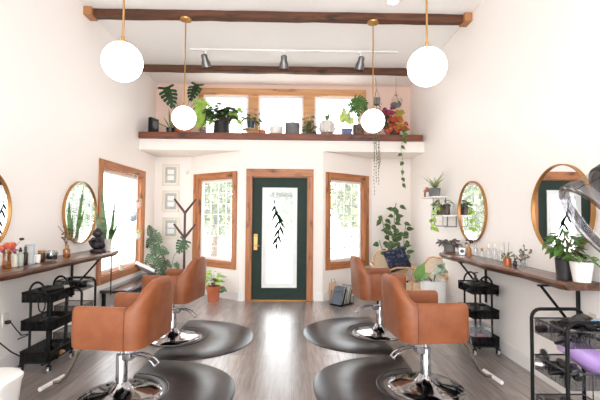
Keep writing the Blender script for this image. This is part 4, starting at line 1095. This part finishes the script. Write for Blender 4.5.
# --- right corner: vine, rattan chairs, cushion, planter, magazines
o = plant('climbing_plant', 'tall leafy climbing plant in the back right corner behind the rattan chair', 1.95, 7.26, 0, .12, .14, .30, m_gpot)
rnd = random.Random(12); lf, st = MB(), MB()
vines = [[(398, 285), (396, 262), (390, 243), (384, 228), (381, 215)], [(398, 285), (400, 255), (396, 235), (394, 216), (396, 203)], [(398, 285), (404, 258), (404, 238), (406, 222)], [(398, 285), (390, 265), (383, 252), (379, 240)]]
for vn in vines:
    P = [at(px, py, 7.16)-o.location for px, py in vn]; st.tube(P, .006, 6)
    for i in range(1, len(P)):
        seg = P[i]-P[i-1]
        for j in range(6):
            b = P[i-1]+seg*(j/6); a = rnd.uniform(-200, 20)
            lf.leaf(b+Vector((rnd.uniform(-.07, .07), rnd.uniform(-.14, 0), rnd.uniform(-.04, .04))), (math.cos(R(a)), -.3, math.sin(R(a))*.8), (rnd.uniform(-.4, .4), -1, .4), rnd.uniform(.09, .14), rnd.uniform(.07, .10), 'heart', .2)
mesh('foliage', lf, leafm('vine_leaf', C(30, 56, 24), C(84, 112, 54)), o, ang=60); mesh('stems', st, m_stem, o)
def rattan_chair(x, y, a, label):
    o = thing('rattan_armchair', label, 'armchair', (x, y, 0), R(a), 'rattan armchairs in the right corner')
    # local: front +x, back -x
    mesh('seat', MB().prism([(.27*math.copysign(abs(math.cos(R(t)))**.7, math.cos(R(t))), .27*math.copysign(abs(math.sin(R(t)))**.7, math.sin(R(t)))) for t in range(0, 360, 12)], .385, .41), m_rattanm, o)
    fr = MB()
    fr.tube([(.28*math.copysign(abs(math.cos(R(t)))**.7, math.cos(R(t))), .28*math.copysign(abs(math.sin(R(t)))**.7, math.sin(R(t))), .395) for t in range(0, 360, 12)], .014, 8, closed=True)
    mesh('seat_ring', fr, m_rattan, o)
    for sy in (-1, 1):
        mesh('leg', MB().tube([(.22, sy*.22, .39), (.26, sy*.25, 0.002)], .015, 8), m_black, o); mesh('leg', MB().tube([(-.22, sy*.22, .39), (-.28, sy*.25, 0.002)], .015, 8), m_black, o)
        mesh('arm', MB().tube([(-.30, sy*.27, .58), (-.15, sy*.33, .62), (.08, sy*.34, .63), (.22, sy*.33, .60), (.28, sy*.30, .52), (.26, sy*.27, .40)], .014, 8), m_rattan, o)
    def bp(u, v): return Vector((-.25-.17*v-.02*u*u, u*.27, .40+.40*v))
    loop = [bp(-1, 0), bp(-1.02, .4), bp(-1, .75), bp(-.8, .95), bp(-.4, 1), bp(.4, 1), bp(.8, .95), bp(1, .75), bp(1.02, .4), bp(1, 0)]
    bk = mesh('back_frame', MB().tube(loop, .016, 8), m_rattan, o)
    mb = MB(); vs = []; fs = []
    us = [-.95+1.9*i/8 for i in range(9)]; vv = [.04+.9*j/6 for j in range(7)]
    for v in vv:
        lim = .95 if v < .8 else .78
        for u in us: vs.append(bp(u*lim/.95, v))
    for j in range(6):
        for i in range(8): fs.append((j*9+i, j*9+i+1, j*9+i+10, j*9+i+9))
    mb.add(vs, fs); mesh('woven_back', mb, m_rattanm, bk)
    return o
rattan_chair(1.64, 6.62, 262, 'rattan armchair in the right corner holding the navy cushion')
rattan_chair(1.78, 5.80, 200, 'rattan armchair by the right wall with its woven back showing, behind the white planter')
p = at(399, 259, 6.5)
o = thing('navy_cushion', 'navy cushion with pale pattern propped on the rattan armchair', 'cushion', (p.x, 6.62, p.z-0.02)); o.rotation_euler = (R(-20), R(-16), R(6)); o.scale = (.86,)*3
n = 10; secs = []
mb = MB(); vs = []; fs = []
for s in (-1, 1):
    for j in range(n+1):
        for i in range(n+1):
            u, v = -1+2*i/n, -1+2*j/n
            th = .075*max(0, (1-u**4)*(1-v**4))**.6
            pin = 1-.06*(1-abs(u))*abs(v)-.06*(1-abs(v))*abs(u)
            vs.append((u*.21*pin, s*th, v*.21*pin))
N1 = (n+1)**2
for s in (0, 1):
    for j in range(n):
        for i in range(n):
            q = (s*N1+j*(n+1)+i, s*N1+j*(n+1)+i+1, s*N1+(j+1)*(n+1)+i+1, s*N1+(j+1)*(n+1)+i); fs.append(q)
mb.add(vs, fs); mesh('cover', mb, m_navy, o, ang=180)
edge = [(-.21+.42*i/8, 0, -.21) for i in range(9)]+[(.21, 0, -.21+.42*i/8) for i in range(1, 9)]+[(.21-.42*i/8, 0, .21) for i in range(1, 9)]+[(-.21, 0, .21-.42*i/8) for i in range(1, 8)]
mesh('piping', MB().tube(edge, .006, 6, closed=True), mat('navy_piping', C(40, 46, 76), rough=.9), o)
pw = at(433.5, 280, 5.35)
o = thing('white_planter', 'large white round planter with caladium leaves in front of the rattan chair', 'potted plant', (pw.x, 5.35, 0))
hP = pw.z
mesh('pot', pot_mb(.13, .172, hP, 0, .012), m_white, o); mesh('soil', MB().lathe([(.158, hP*.9), (.08, hP*.92), (1e-4, hP*.92)], 18), m_soil, o)
lf, st = MB(), MB(); leaf_px(lf, st, o, (0, 0, hP*.9), [(421, 270, 17, 11, 62, -.1), (425, 275, 10, 7, 30, -.1), (418, 277, 9, 6, 120, -.05)], 5.35, 'heart', 2)
mesh('green_foliage', lf, mat('calla_green', C(98, 146, 70), C(128, 170, 92), rough=.45, scale=4), o, ang=60)
lf = MB(); leaf_px(lf, st, o, (0, 0, hP*.9), [(437, 269, 9, 7, 220, -.1), (442, 266, 9, 7, 50, -.1), (445, 271, 8, 6, -20, -.05), (440, 273, 8, 6, -60, -.1), (434, 273, 7, 5, 200, -.1)], 5.35, 'heart', 9)
mesh('pale_foliage', lf, m_var, o, ang=60); mesh('stems', st, m_stem, o)
pm_ = at(341, 300, 6.5)
o = thing('magazine_rack', 'small dark wire magazine rack on the floor beside the door, below the right front window', 'magazine rack', (pm_.x, 6.44, 0), R(48))
mb = MB()
for sx in (-.15, -.03, .09, .17):
    mb.tube([(sx, -.11, .01), (sx+.03, -.11, .22), (sx+.03, .11, .22), (sx, .11, .01)], .005, 6, closed=True)
for sy in (-.11, .11): mb.tube([(-.16, sy, .01), (.18, sy, .01)], .006, 6)
mesh('wire_frame', mb, m_black, o); mesh('base', MB().box((.01, 0, .008), (.35, .22, .012)), m_black, o)
for i, (dx, tl, m_, lab) in enumerate([(-.14, 20, mat('magazine_teal', C(44, 60, 78), rough=.3), 'dark teal magazine leaning at the left of the magazine rack'), (-.075, 20, mat('magazine_black', C(34, 34, 40), rough=.3), 'black covered magazine second in the magazine rack'), (-.01, 22, mat('magazine_pale', C(216, 214, 206), C(120, 130, 110), rough=.3, scale=9), 'pale covered magazine in the middle of the magazine rack'), (.04, 22, mat('magazine_green', C(86, 96, 80), C(160, 150, 140), rough=.3, scale=9), 'greenish magazine leaning in the magazine rack'), (.105, 18, mat('magazine_plum', C(70, 60, 74), C(110, 100, 110), rough=.3, scale=9), 'plum grey magazine at the right of the magazine rack')]):
    q = Matrix.Rotation(R(48), 4, 'Z') @ Vector((dx, 0, 0)); q = Vector((pm_.x, 6.44, .02))+q
    mgo = thing('magazine', lab, 'magazine', q, R(48), 'magazines in the rack')
    T = Matrix.Rotation(R(tl), 4, 'Y')
    mesh('cover', MB().box((0, 0, .14), (.012, .20, .28), T), m_, mgo); mesh('pages', MB().box((0, -.002, .141), (.008, .20, .278), T), m_paper, mgo)
o = thing('paper_bag', 'small tan paper bag standing behind the magazine rack', 'bag', (at(333, 285, 6.68).x, 6.68, 0))
mesh('sack', MB().loft([[(-.06, -.035, 0), (.06, -.035, 0), (.06, .035, 0), (-.06, .035, 0)], [(-.065, -.04, .2), (.065, -.04, .2), (.065, .04, .2), (-.065, .04, .2)], [(-.06, -.02, .30), (.05, -.02, .33), (.05, .02, .32), (-.06, .02, .30)]]), mat('kraft', C(196, 160, 128), rough=.8), o)
mesh('handle', MB().tube([(-.03, -.02, .30), (-.03, -.02, .36), (.02, -.02, .37), (.03, -.02, .31)], .005, 6), m_twig, o)

# --- wall shelves on the right
zu, zl2 = 1.705, 1.435
o = thing('wall_shelf', 'little two step white wall shelf with grey brackets on the right wall', 'wall shelf', (XR, 5.66, zu))
yu0, yu1, yl0, yl1 = 5.66-5.66, 6.18-5.66, 5.27-5.66, 5.74-5.66
mesh('board', MB().bb(-.20, -.002, yu0, yu1, -.02, 0), m_white, o, bevel=.003)
mesh('board', MB().bb(-.20, -.002, yl0, yl1, zl2-zu-.02, zl2-zu), m_white, o, bevel=.003)
for (yy_, za, zb) in ((yu0+.05, -.02, zl2-zu), (yl0+.07, zl2-zu-.02, zl2-zu-.16), (yl1-.09, zl2-zu-.02, zl2-zu-.16)):
    mb = MB(); mb.tube([(-.185, yy_, za), (-.185, yy_, zb+.02), (-.17, yy_, zb+.004), (-.004, yy_, zb+.004)] if zb < zl2-zu else [(-.185, yy_, za), (-.185, yy_, zb)], .007, 6)
    mb.box((-.006, yy_, (za+zb)/2), (.008, .02, abs(za-zb))); mesh('bracket', mb, mat('bracket_grey', C(120, 122, 126), rough=.4, metal=.5), o)
yy_ = on_x(426.5, 2.05, 1.75)
o = thing('wooden_lantern', 'little reddish wooden house lantern at the far end of the upper wall shelf', 'lantern', (2.05, 6.08, zu+.001))
mesh('body', MB().box((0, 0, .045), (.075, .075, .09)), m_terra, o, bevel=.004)
mesh('roof', MB().loft([[(-.05, -.05, .09), (.05, -.05, .09), (.05, .05, .09), (-.05, .05, .09)], [(-.01, -.01, .15), (.01, -.01, .15), (.01, .01, .15), (-.01, .01, .15)]]), m_cas, o)
mesh('opening', MB().box((-.038, 0, .045), (.004, .035, .05)), m_dpot, o)
bottle('white_bottle', (2.02, 5.95, zu+.001), .10, .028, m_white, 'small white bottle between lantern and spider plant on the upper wall shelf', cap=m_gpot)
o = plant('spider_plant', 'spider plant with thin arching leaves in a grey pot on the upper wall shelf', 2.06, 5.78, zu+.001, .075, .085, .12, m_gpot)
rnd = random.Random(3); mb = MB()
for i in range(34):
    a = rnd.uniform(0, 2*math.pi); e = rnd.uniform(.5, 1.6); L = rnd.uniform(.18, .36)
    d = Vector((math.cos(a)*(.6 if math.cos(a) < 0 else .25), math.sin(a), e)); mb.leaf((0, 0, .1), d, (-math.cos(a)*(1 if math.cos(a) < 0 else .05), -math.sin(a), .4), L*.9, .016, 'blade', -0.5 if False else .45)
mesh('foliage', mb, mat('spider_leaf', C(130, 150, 96), C(196, 204, 160), rough=.5, scale=10), o, ang=60)
bottle('small_bottle', (2.00, 5.66, zl2+.001), .10, .024, m_dgrey, 'slim grey bottle at the far end of the lower wall shelf')
jar('dark_jar', (2.05, 5.575, zl2+.001), .10, .036, mat('plum_jar', C(72, 52, 54), rough=.35), m_plast, 'dark plum jar second from the far end of the lower wall shelf')
o = plant('trailing_pot_plant', 'trailing pothos in a brown pot on the lower wall shelf', 2.06, 5.45, zl2+.001, .055, .065, .10, mat('olive_pot', C(96, 84, 62), rough=.6))
bushy(o, .08, .16, .10, 20, .08, .05, m_leaf, 'heart', 23, cx=-.02)
trailing(o, [[(-.02, 0, .1), (-.12, 0, .11), (-.16, 0, .0), (-.16, .02, -.12), (-.155, .04, -.22)], [(-.02, -.03, .1), (-.11, -.05, .1), (-.16, -.06, 0), (-.165, -.08, -.16), (-.15, -.11, -.2)]], m_lleaf, .07, .055, 'heart', 3, .07)
jar('dark_jar', (2.06, 5.33, zl2+.001), .145, .043, mat('umber_jar', C(66, 46, 42), rough=.3), m_plast, 'tall dark brown jar at the near end of the lower wall shelf')

# --- things on the left counter
zc = ZT+.001
def onL(px, X=-2.38): return (X, on_x(px, X, zc), zc)
o = thing('flower_vase', 'amber glass vase with orange and violet flowers at the left edge of the photo', 'vase', onL(6.5, -2.37))
mesh('vase', MB().lathe([(.028, 0), (.034, .01), (.028, .08), (.031, .14), (.028, .14)], 18, caps=False).lathe([(1e-4, .002), (.026, .002)], 16), m_amber, o)
rnd = random.Random(2); a_, b_, st = MB(), MB(), MB()
for i in range(16):
    p = Vector((rnd.uniform(-.025, .045), rnd.uniform(-.04, .03), .17+rnd.uniform(-.025, .045))); st.tube([(0, 0, .02), (p.x*.4, p.y*.4, .12), p], .0018, 4)
    (a_ if i % 4 else b_).ball(p, rnd.uniform(.015, .024), 10, 7)
b_.ball((-.03, -.01, .15), .018, 10, 7); b_.ball((-.035, -.02, .165), .014, 10, 7)
st.tube([(0, 0, .05), (.03, .06, .18), (.05, .1, .24)], .0015, 4)
mesh('orange_blooms', a_, m_orange, o); mesh('violet_blooms', b_, m_mag, o); mesh('stems', st, m_stem, o)
mb = MB(); mb.ball((.05, .1, .24), (.02, .02, .012), 10, 6); mesh('seed_head', mb, m_bronze, o)
bottle('glass_bottle', onL(14.5), .15, .024, mat('pale_grey_glass', C(214, 218, 206), rough=.2), 'pale bottle with a black pump, next to the flower vase', style='pump')
bottle('glass_bottle', onL(20, -2.37), .165, .026, mat('grey_bottle', C(176, 184, 172), rough=.25), 'grey green bottle with black dropper, third from the left edge', style='dropper')
bottle('amber_bottle', onL(25), .165, .021, mat('dark_bottle', C(44, 30, 28), rough=.2), 'tall dark brown bottle on the left counter, left of the small photo stand')
o = thing('photo_stand', 'small grey framed photo stand among the bottles on the left counter', 'photo frame', onL(28.5, -2.37), R(20)); o.rotation_euler.x = R(-8)
mb = MB()
for s in (-1, 1): mb.box((s*.034, 0, .09), (.010, .012, .18)); mb.box((0, 0, .09+s*.085), (.06, .012, .010))
mesh('frame', mb, m_pale, o); mesh('photo', MB().box((0, .002, .09), (.06, .004, .16)), m_pic, o); mesh('strut', MB().tube([(0, .005, .12), (0, .028, .003)], .004, 6), m_pale, o)
jar('white_candle', onL(32.5, -2.37), .085, .024, m_white, None, 'white candle jar right of the small photo stand', 'candle')
jar('white_candle', onL(37, -2.37), .08, .027, m_white, m_white, 'squat lidded white jar left of the amber jar with gold lid', 'jar')
jar('amber_jar', onL(41.5, -2.40), .105, .032, mat('amber_dark', C(70, 40, 24), rough=.15), m_goldp, 'dark amber jar with gold lid on the left counter')
o = thing('glass_bowl', 'round clear glass bowl filled with black stones on the left counter', 'bowl', onL(51.5, -2.37))
mesh('glass', MB().lathe([(.03, 0), (.055, .02), (.064, .05), (.058, .08), (.052, .095), (.048, .095), (.055, .05)], 24, caps=False), m_clear, o)
mb = MB(); rnd = random.Random(6)
for i in range(70):
    a = rnd.uniform(0, 6.28); q = .045*math.sqrt(rnd.random()); mb.ball((q*math.cos(a), q*math.sin(a), .015+rnd.uniform(0, .055)), rnd.uniform(.009, .013), 7, 5)
s_ = mesh('black_stones', mb, m_plast, o); s_['kind'] = 'stuff'
o = bottle('bud_vase', onL(66.5, -2.37), .13, .034, m_amber, 'amber bottle holding bare twigs, below the left round mirror', cat='vase', cap=m_goldp)
mb = MB(); rnd = random.Random(14)
for i in range(6): mb.tube([(0, 0, .11), (rnd.uniform(-.04, .03), rnd.uniform(-.05, .05), .2), (rnd.uniform(-.08, .05), rnd.uniform(-.1, .1), rnd.uniform(.24, .34))], .003, 4)
for i in range(16): mb.ball((rnd.uniform(-.06, .04), rnd.uniform(-.09, .09), rnd.uniform(.17, .33)), .011, 6, 4)
mesh('twigs', mb, m_twig, o)
# dark figurine
fx = onL(98, -2.34)
o = thing('seated_figurine', 'dark bronze seated figurine on the far end of the left counter, before the snake plant', 'figurine', fx, R(0)); o.scale = (1.2, 1.1, 1.05)
mesh('plinth', MB().lathe([(.075, 0), (.08, .01), (.07, .03), (.03, .04)], 20), m_bronze, o)
mb = MB(); mb.ball((.0, 0, .075), (.075, .055, .045), 14, 10); mb.ball((.012, .0, .13), (.05, .045, .065), 14, 10); mb.ball((.03, -.01, .11), (.03, .03, .06), 12, 8); mb.tube([(-.02, -.04, .16), (-.06, -.05, .12), (-.04, -.06, .08)], [.022, .018, .016], 8); mb.tube([(.04, -.035, .16), (.07, -.05, .11), (.045, -.06, .075)], [.022, .018, .016], 8)
bd = mesh('body', mb, m_bronze, o, ang=60)
rm = bd.modifiers.new('fuse', 'REMESH'); rm.mode = 'VOXEL'; rm.voxel_size = .008; rm.use_smooth_shade = True
mb = MB(); mb.ball((-.005, -.01, .215), (.048, .042, .048), 16, 10); mb.ball((-.03, -.035, .205), (.018, .018, .014), 8, 6); mb.ball((-.005, .005, .255), (.03, .03, .02), 10, 6)
for s in (-1, 1): mb.ball((.015, s*.042, .215), (.014, .006, .02), 8, 6)
hdm = mesh('head', mb, m_bronze, o, ang=60)
sn = onL(106, -2.37)
o = plant('snake_plant', 'snake plant with tall upright leaves in a pale pot on the left counter', -2.335, 5.09, zc, .045, .06, .145, m_offw)
mb = MB()
for px, py1, w, dy in [(101.5, 183, .042, .03), (94.5, 207, .036, -.02), (115, 198, .038, .03), (119, 221, .032, -.02), (106, 214, .032, -.03), (111, 224, .03, -.04)]:
    tip = at(px, py1, 5.09+dy)-o.location; b = Vector((max(-.045, min(.045, tip.x*.55)), dy*.7, .12)); d = tip-b
    mb.leaf(b, d, ((.25 if px < 106 else -.25), -1, .1), d.length, w, 'blade', .02, .22, rows=10)
mesh('foliage', mb, m_snake, o, ang=60)

# --- things on the right counter
def onR(px, X=2.065): return (X, on_x(px, X, zc), zc)
p = onR(449.5, 2.045)
o = plant('dark_leaf_plant', 'low dark leaved plant in a grey pot at the far end of the right counter', *p, .062, .078, .10, m_gpot)
bushy(o, .09, .07, .13, 44, .07, .04, m_purp, 'ovate', 19, lo=.25)
mesh('saucer', MB().lathe([(.075, .001), (.08, .012), (.07, .012)], 20), m_copper, o)
o = thing('small_photo_box', 'little grey cube with a dark dial beside the dark leaved plant', 'ornament', onR(462, 2.035), R(-20))
mesh('case', MB().box((0, 0, .045), (.07, .045, .09)), m_steel, o, bevel=.006); mesh('dial', MB().lathe([(.024, 0), (.024, .004), (1e-4, .004)], 18, M=Matrix.Translation((0, -.022, .048)) @ Matrix.Rotation(R(90), 4, 'X')), m_dgrey, o)
o = bottle('amber_bottle', onR(469, 2.055), .15, .028, mat('tan_glass', C(176, 120, 74), rough=.2), 'tan glass bottle topped with dark dried blooms on the right counter', cat='vase', cap=m_goldp)
mb = MB(); rnd = random.Random(15)
for i in range(14): mb.ball((rnd.uniform(-.035, .035), rnd.uniform(-.03, .03), .155+rnd.uniform(-.01, .035)), .012, 8, 6)
mesh('dried_blooms', mb, m_purp, o)
o = bottle('clear_bottle', onR(475.5, 2.095), .15, .028, m_clear, 'clear glass bottle right of the tan bottle on the right counter', cap=m_clear)
o = bottle('clear_bottle', onR(482, 2.065), .12, .026, m_clear, 'shorter clear bottle with brass cap on the right counter', cap=m_goldp)
for px_, h_, lab_ in [(488.5, .17, 'tall clear bottle in the middle gap of the right counter, nearest the far mirror'), (494.5, .19, 'tallest clear bottle in the middle gap of the right counter'), (500.5, .16, 'clear bottle just left of the copper pot on the right counter')]:
    bottle('clear_bottle', onR(px_, 2.10), h_, .03, m_clear, lab_, cap=m_offw)
o = plant('copper_pot_plant', 'small trailing plant in a copper pot, middle of the right counter', *onR(507.5, 2.065), .035, .037, .065, m_copper)
bushy(o, .055, .07, .055, 18, .035, .022, m_leaf, 'ovate', 27)
mb = MB()
for a in (-.02, .01): mb.tube([(a, 0, .06), (a*1.6, 0, .22)], .0016, 4)
mesh('sticks', mb, m_twig, o)
bottle('small_bottle', onR(515, 2.075), .075, .018, mat('black_glass', C(34, 30, 34), rough=.2), 'tiny black bottle between the copper pot and the glass of sprigs')
o = thing('sprig_glass', 'clear glass tumbler with eucalyptus sprigs on the right counter', 'vase', onR(523, 2.065))
mesh('glass', MB().lathe([(.034, .001), (.037, .004), (.041, .085), (.039, .085), (.035, .008)], 22, caps=False), m_clear, o)
st, lf = MB(), MB(); rnd = random.Random(31)
for k, (dx, dy, hz) in enumerate([(-.06, .04, .12), (-.03, -.04, .14), (.03, .02, .2), (.05, -.03, .17), (0, .05, .16)]):
    st.tube([(0, 0, .01), (dx*.4, dy*.4, .09), (dx, dy, hz)], .0018, 4)
    for j in range(9):
        t_ = .35+.65*j/8; b = Vector((dx*t_, dy*t_, .04+(hz-.04)*t_)); a = rnd.uniform(0, 6.28)
        lf.leaf(b, (math.cos(a), math.sin(a), .3), (0, -1, .5), .032, .022, 'ovate', .1)
mesh('stems', st, m_twig, o); mesh('foliage', lf, mat('eucalyptus', C(96, 104, 86), C(140, 128, 116), rough=.6, scale=20), o, ang=60)
X = 1.99
o = plant('leafy_pot_plant', 'leafy green plant in a dark grey pot before the large right mirror', *onR(564.5, 2.04), .052, .062, .155, m_dpot)
bushy(o, .14, .25, .10, 46, .085, .045, m_leaf, 'ovate', 33, lo=.15); finish(o, None)
lf = MB(); rnd = random.Random(40)
for i in range(14): a = rnd.uniform(0, 6.28); lf.leaf((.06*math.cos(a), .06*math.sin(a), .16+rnd.uniform(0, .17)), (math.cos(a), math.sin(a), .1), (0, -.6, 1), .085, .045, 'ovate')
mesh('dark_foliage', lf, m_dleaf, o, ang=60)
p = onR(582, 2.085)
o = plant('white_pot_plant', 'small leaved plant in a white tapered pot at the near end of the right counter', *p, .055, .077, .145, m_white)
bushy(o, .13, .07, .08, 16, .065, .035, m_leaf, 'ovate', 35)
o = thing('card_box', 'flat black box at the near end of the right counter, beside the white pot', 'box', (2.12, 2.95, zc), R(-8))
mesh('base', MB().box((0, 0, .018), (.09, .10, .036)), m_plast, o, bevel=.003); mesh('lid', MB().box((0, 0, .042), (.096, .106, .016)), m_black, o, bevel=.003)

# --- hooded dryer at the right edge
hc = at(600, 225, 1.86)
o = thing('hooded_dryer', 'black hooded hair dryer with a smoky clear visor, cut by the right edge', 'hair dryer', (hc.x+.42, 1.98, 0))
lc = hc-o.location
ax = Vector((-.80, .22, -.56)).normalized()      # the way the hood opens
q = Vector((0, 0, 1)).rotation_difference(ax).to_matrix().to_4x4(); T = Matrix.Translation(lc) @ q
mesh('visor', MB().lathe([(.222, -.15), (.226, -.08), (.228, .0)], 56, M=T, caps=False), m_clear, o, ang=60)
mesh('visor_rim', MB().lathe([(.226, -.026), (.236, -.022), (.238, .018), (.228, .026), (.206, .024), (.203, .016), (.214, .006), (.217, -.024)], 56, M=T, caps=False), m_smoke, o, ang=50)
mesh('hood', MB().lathe([(.215, -.14), (.234, -.14), (.236, -.18), (.22, -.26), (.165, -.33), (.07, -.365), (1e-4, -.37)], 40, M=T, caps=False), mat('hood_dark', C(40, 33, 36), rough=.35), o)
mesh('motor_housing', MB().ball(tuple(lc-ax*.36+Vector((0, 0, .04))), (.13, .11, .10), 18, 12), m_plast, o)
b0 = lc-ax*.38
mesh('pole', MB().tube([(b0.x+.02, b0.y, b0.z), (b0.x+.03, b0.y+.02, b0.z-.25), (.08, 0, .6), (.08, 0, .06)], .017, 10), m_black, o)
mb = MB()
for k in range(5): mb.tube([(.08, 0, .10), (.08+.24*math.cos(R(72*k)), .24*math.sin(R(72*k)), .02)], .014, 8)
mesh('star_base', mb, m_black, o)

# --- bin, outlets and cords on the left and right
pb = at(2, 371, 2.52)
o = thing('white_bin', 'white plastic waste bin cut by the bottom left corner', 'bin', (pb.x-.11, 2.52, 0))
def rr(w, d, z, k=3.5): return [(w*math.copysign(abs(math.cos(2*math.pi*i/32))**(2/k), math.cos(2*math.pi*i/32)), d*math.copysign(abs(math.sin(2*math.pi*i/32))**(2/k), math.sin(2*math.pi*i/32)), z) for i in range(32)]
mesh('body', MB().loft([rr(.12, .12, 0), rr(.14, .14, .02), rr(.175, .165, .37)]), m_white, o); mesh('lid', MB().loft([rr(.18, .17, .37), rr(.182, .172, .395), rr(.165, .155, .415), rr(.1, .1, .42)]), m_white, o)
yo = on_x(5, XL, .45)
o = thing('wall_outlet', 'white wall outlet low on the left wall with a black plug', 'outlet', (XL, yo, .46))
mesh('plate', MB().box((.004, 0, 0), (.007, .075, .12)), m_white, o, bevel=.002); mesh('plug', MB().box((.025, 0, -.02), (.04, .035, .03)), m_plast, o, bevel=.004)
o = mesh('power_cord', MB().tube([(XL+.05, yo, .44), (XL+.07, yo+.05, .36), (XL+.05, yo+.15, .28), (XL+.04, yo+.3, .25), (T1[0]-.15, T1[1]-.19, .30)], .005, 6), m_black); finish(o, 'black power cord drooping from the left outlet to the trolley', 'cord')
o = mesh('power_cord', MB().tube([(XL+.04, yo-.12, .30), (XL+.06, yo, .18), (XL+.10, yo+.15, .06), (XL+.18, yo+.3, .012), (XL+.30, yo+.32, .008)], .006, 6), m_black); finish(o, 'black cord running down to the floor beneath the left outlet', 'cord')
yo = on_x(594, XR, .62)
o = thing('wall_outlet', 'ivory wall outlet on the right wall above the near trolley', 'outlet', (XR, yo, .66))
mesh('plate', MB().box((-.004, 0, 0), (.007, .075, .12)), m_ivory, o, bevel=.002); mesh('plug', MB().box((-.02, 0, -.02), (.03, .03, .03)), m_white, o, bevel=.004)
o = mesh('power_cord', MB().tube([(XR-.03, yo, .64), (XR-.05, yo-.02, .5), (XR-.04, yo-.03, .3), (XR-.06, yo-.06, .12), (XR-.1, yo-.1, .012)], .004, 6), m_black); finish(o, 'thin black cord hanging below the right wall outlet', 'cord')

# ------------------------------------------------------------------ outdoors
m_ground = mat('pale_drive', C(214, 212, 204), C(226, 224, 218), rough=.9, scale=1)
struct('ground', MB().bb(-40, 40, YB+.35, 60, -.3, -.15), m_ground, smooth=False)
struct('ground_side', MB().bb(-40, XL-.3, -20, YB+.35, -.3, -.15), m_ground, smooth=False)
m_tree = mat('outdoor_foliage', C(118, 136, 94), C(136, 152, 112), rough=.9, scale=1)
m_bark = mat('bark', C(110, 92, 74), rough=.9)
def tree(x, y, h, r, label, seed):
    o = thing('garden_tree', label, 'tree', (x, y, -.15), 0, 'trees outside the windows')
    mesh('trunk', MB().tube([(0, 0, 0), (.05, 0, h*.3), (0, 0, h*.6)], [.16, .12, .06], 8), m_bark, o)
    rnd = random.Random(seed); mb = MB()
    for i in range(1300):
        u = rnd.uniform(-1, 1); a = rnd.uniform(0, 6.28); q = rnd.uniform(.55, 1)
        p = Vector((r*q*math.sqrt(1-u*u)*math.cos(a), r*q*math.sqrt(1-u*u)*math.sin(a), h*.62+h*.38*q*u))
        mb.leaf(p, (rnd.uniform(-1, 1), rnd.uniform(-1, 1), rnd.uniform(-1, .6)), (rnd.uniform(-1, 1), rnd.uniform(-1, 1), 1), .3, .2, 'ovate', rows=4)
    mesh('crown', mb, m_tree, o, ang=60)
tree(-2.9, 15, 3.6, 1.5, 'pale green tree outside, seen through the left front window', 1)
tree(2.9, 15, 3.7, 1.6, 'pale green tree outside, seen through the right front window', 2)
tree(0.4, 17.5, 3.5, 1.3, 'pale green tree outside, seen through the glazed door', 3)

# ------------------------------------------------------------------ light
w = bpy.data.worlds.new('sky'); S.world = w; w.use_nodes = True
bg = w.node_tree.nodes['Background']; bg.inputs[0].default_value = (0.93, 0.965, 1.0, 1); bg.inputs[1].default_value = 5.2
def area(name, loc, rot, sx, sy, e, col=(1, 1, 1)):
    l = bpy.data.lights.new(name, 'AREA'); l.shape = 'RECTANGLE'; l.size = sx; l.size_y = sy; l.energy = e; l.color = col
    o = bpy.data.objects.new(name, l); COL.objects.link(o); o.location = loc; o.rotation_euler = rot; return o
S.view_settings.view_transform = 'Standard'; S.view_settings.look = 'None'
S.view_settings.exposure = 0.33
S.cycles.use_denoising = True
S.cycles.max_bounces = 8; S.cycles.diffuse_bounces = 5; S.cycles.transparent_max_bounces = 16
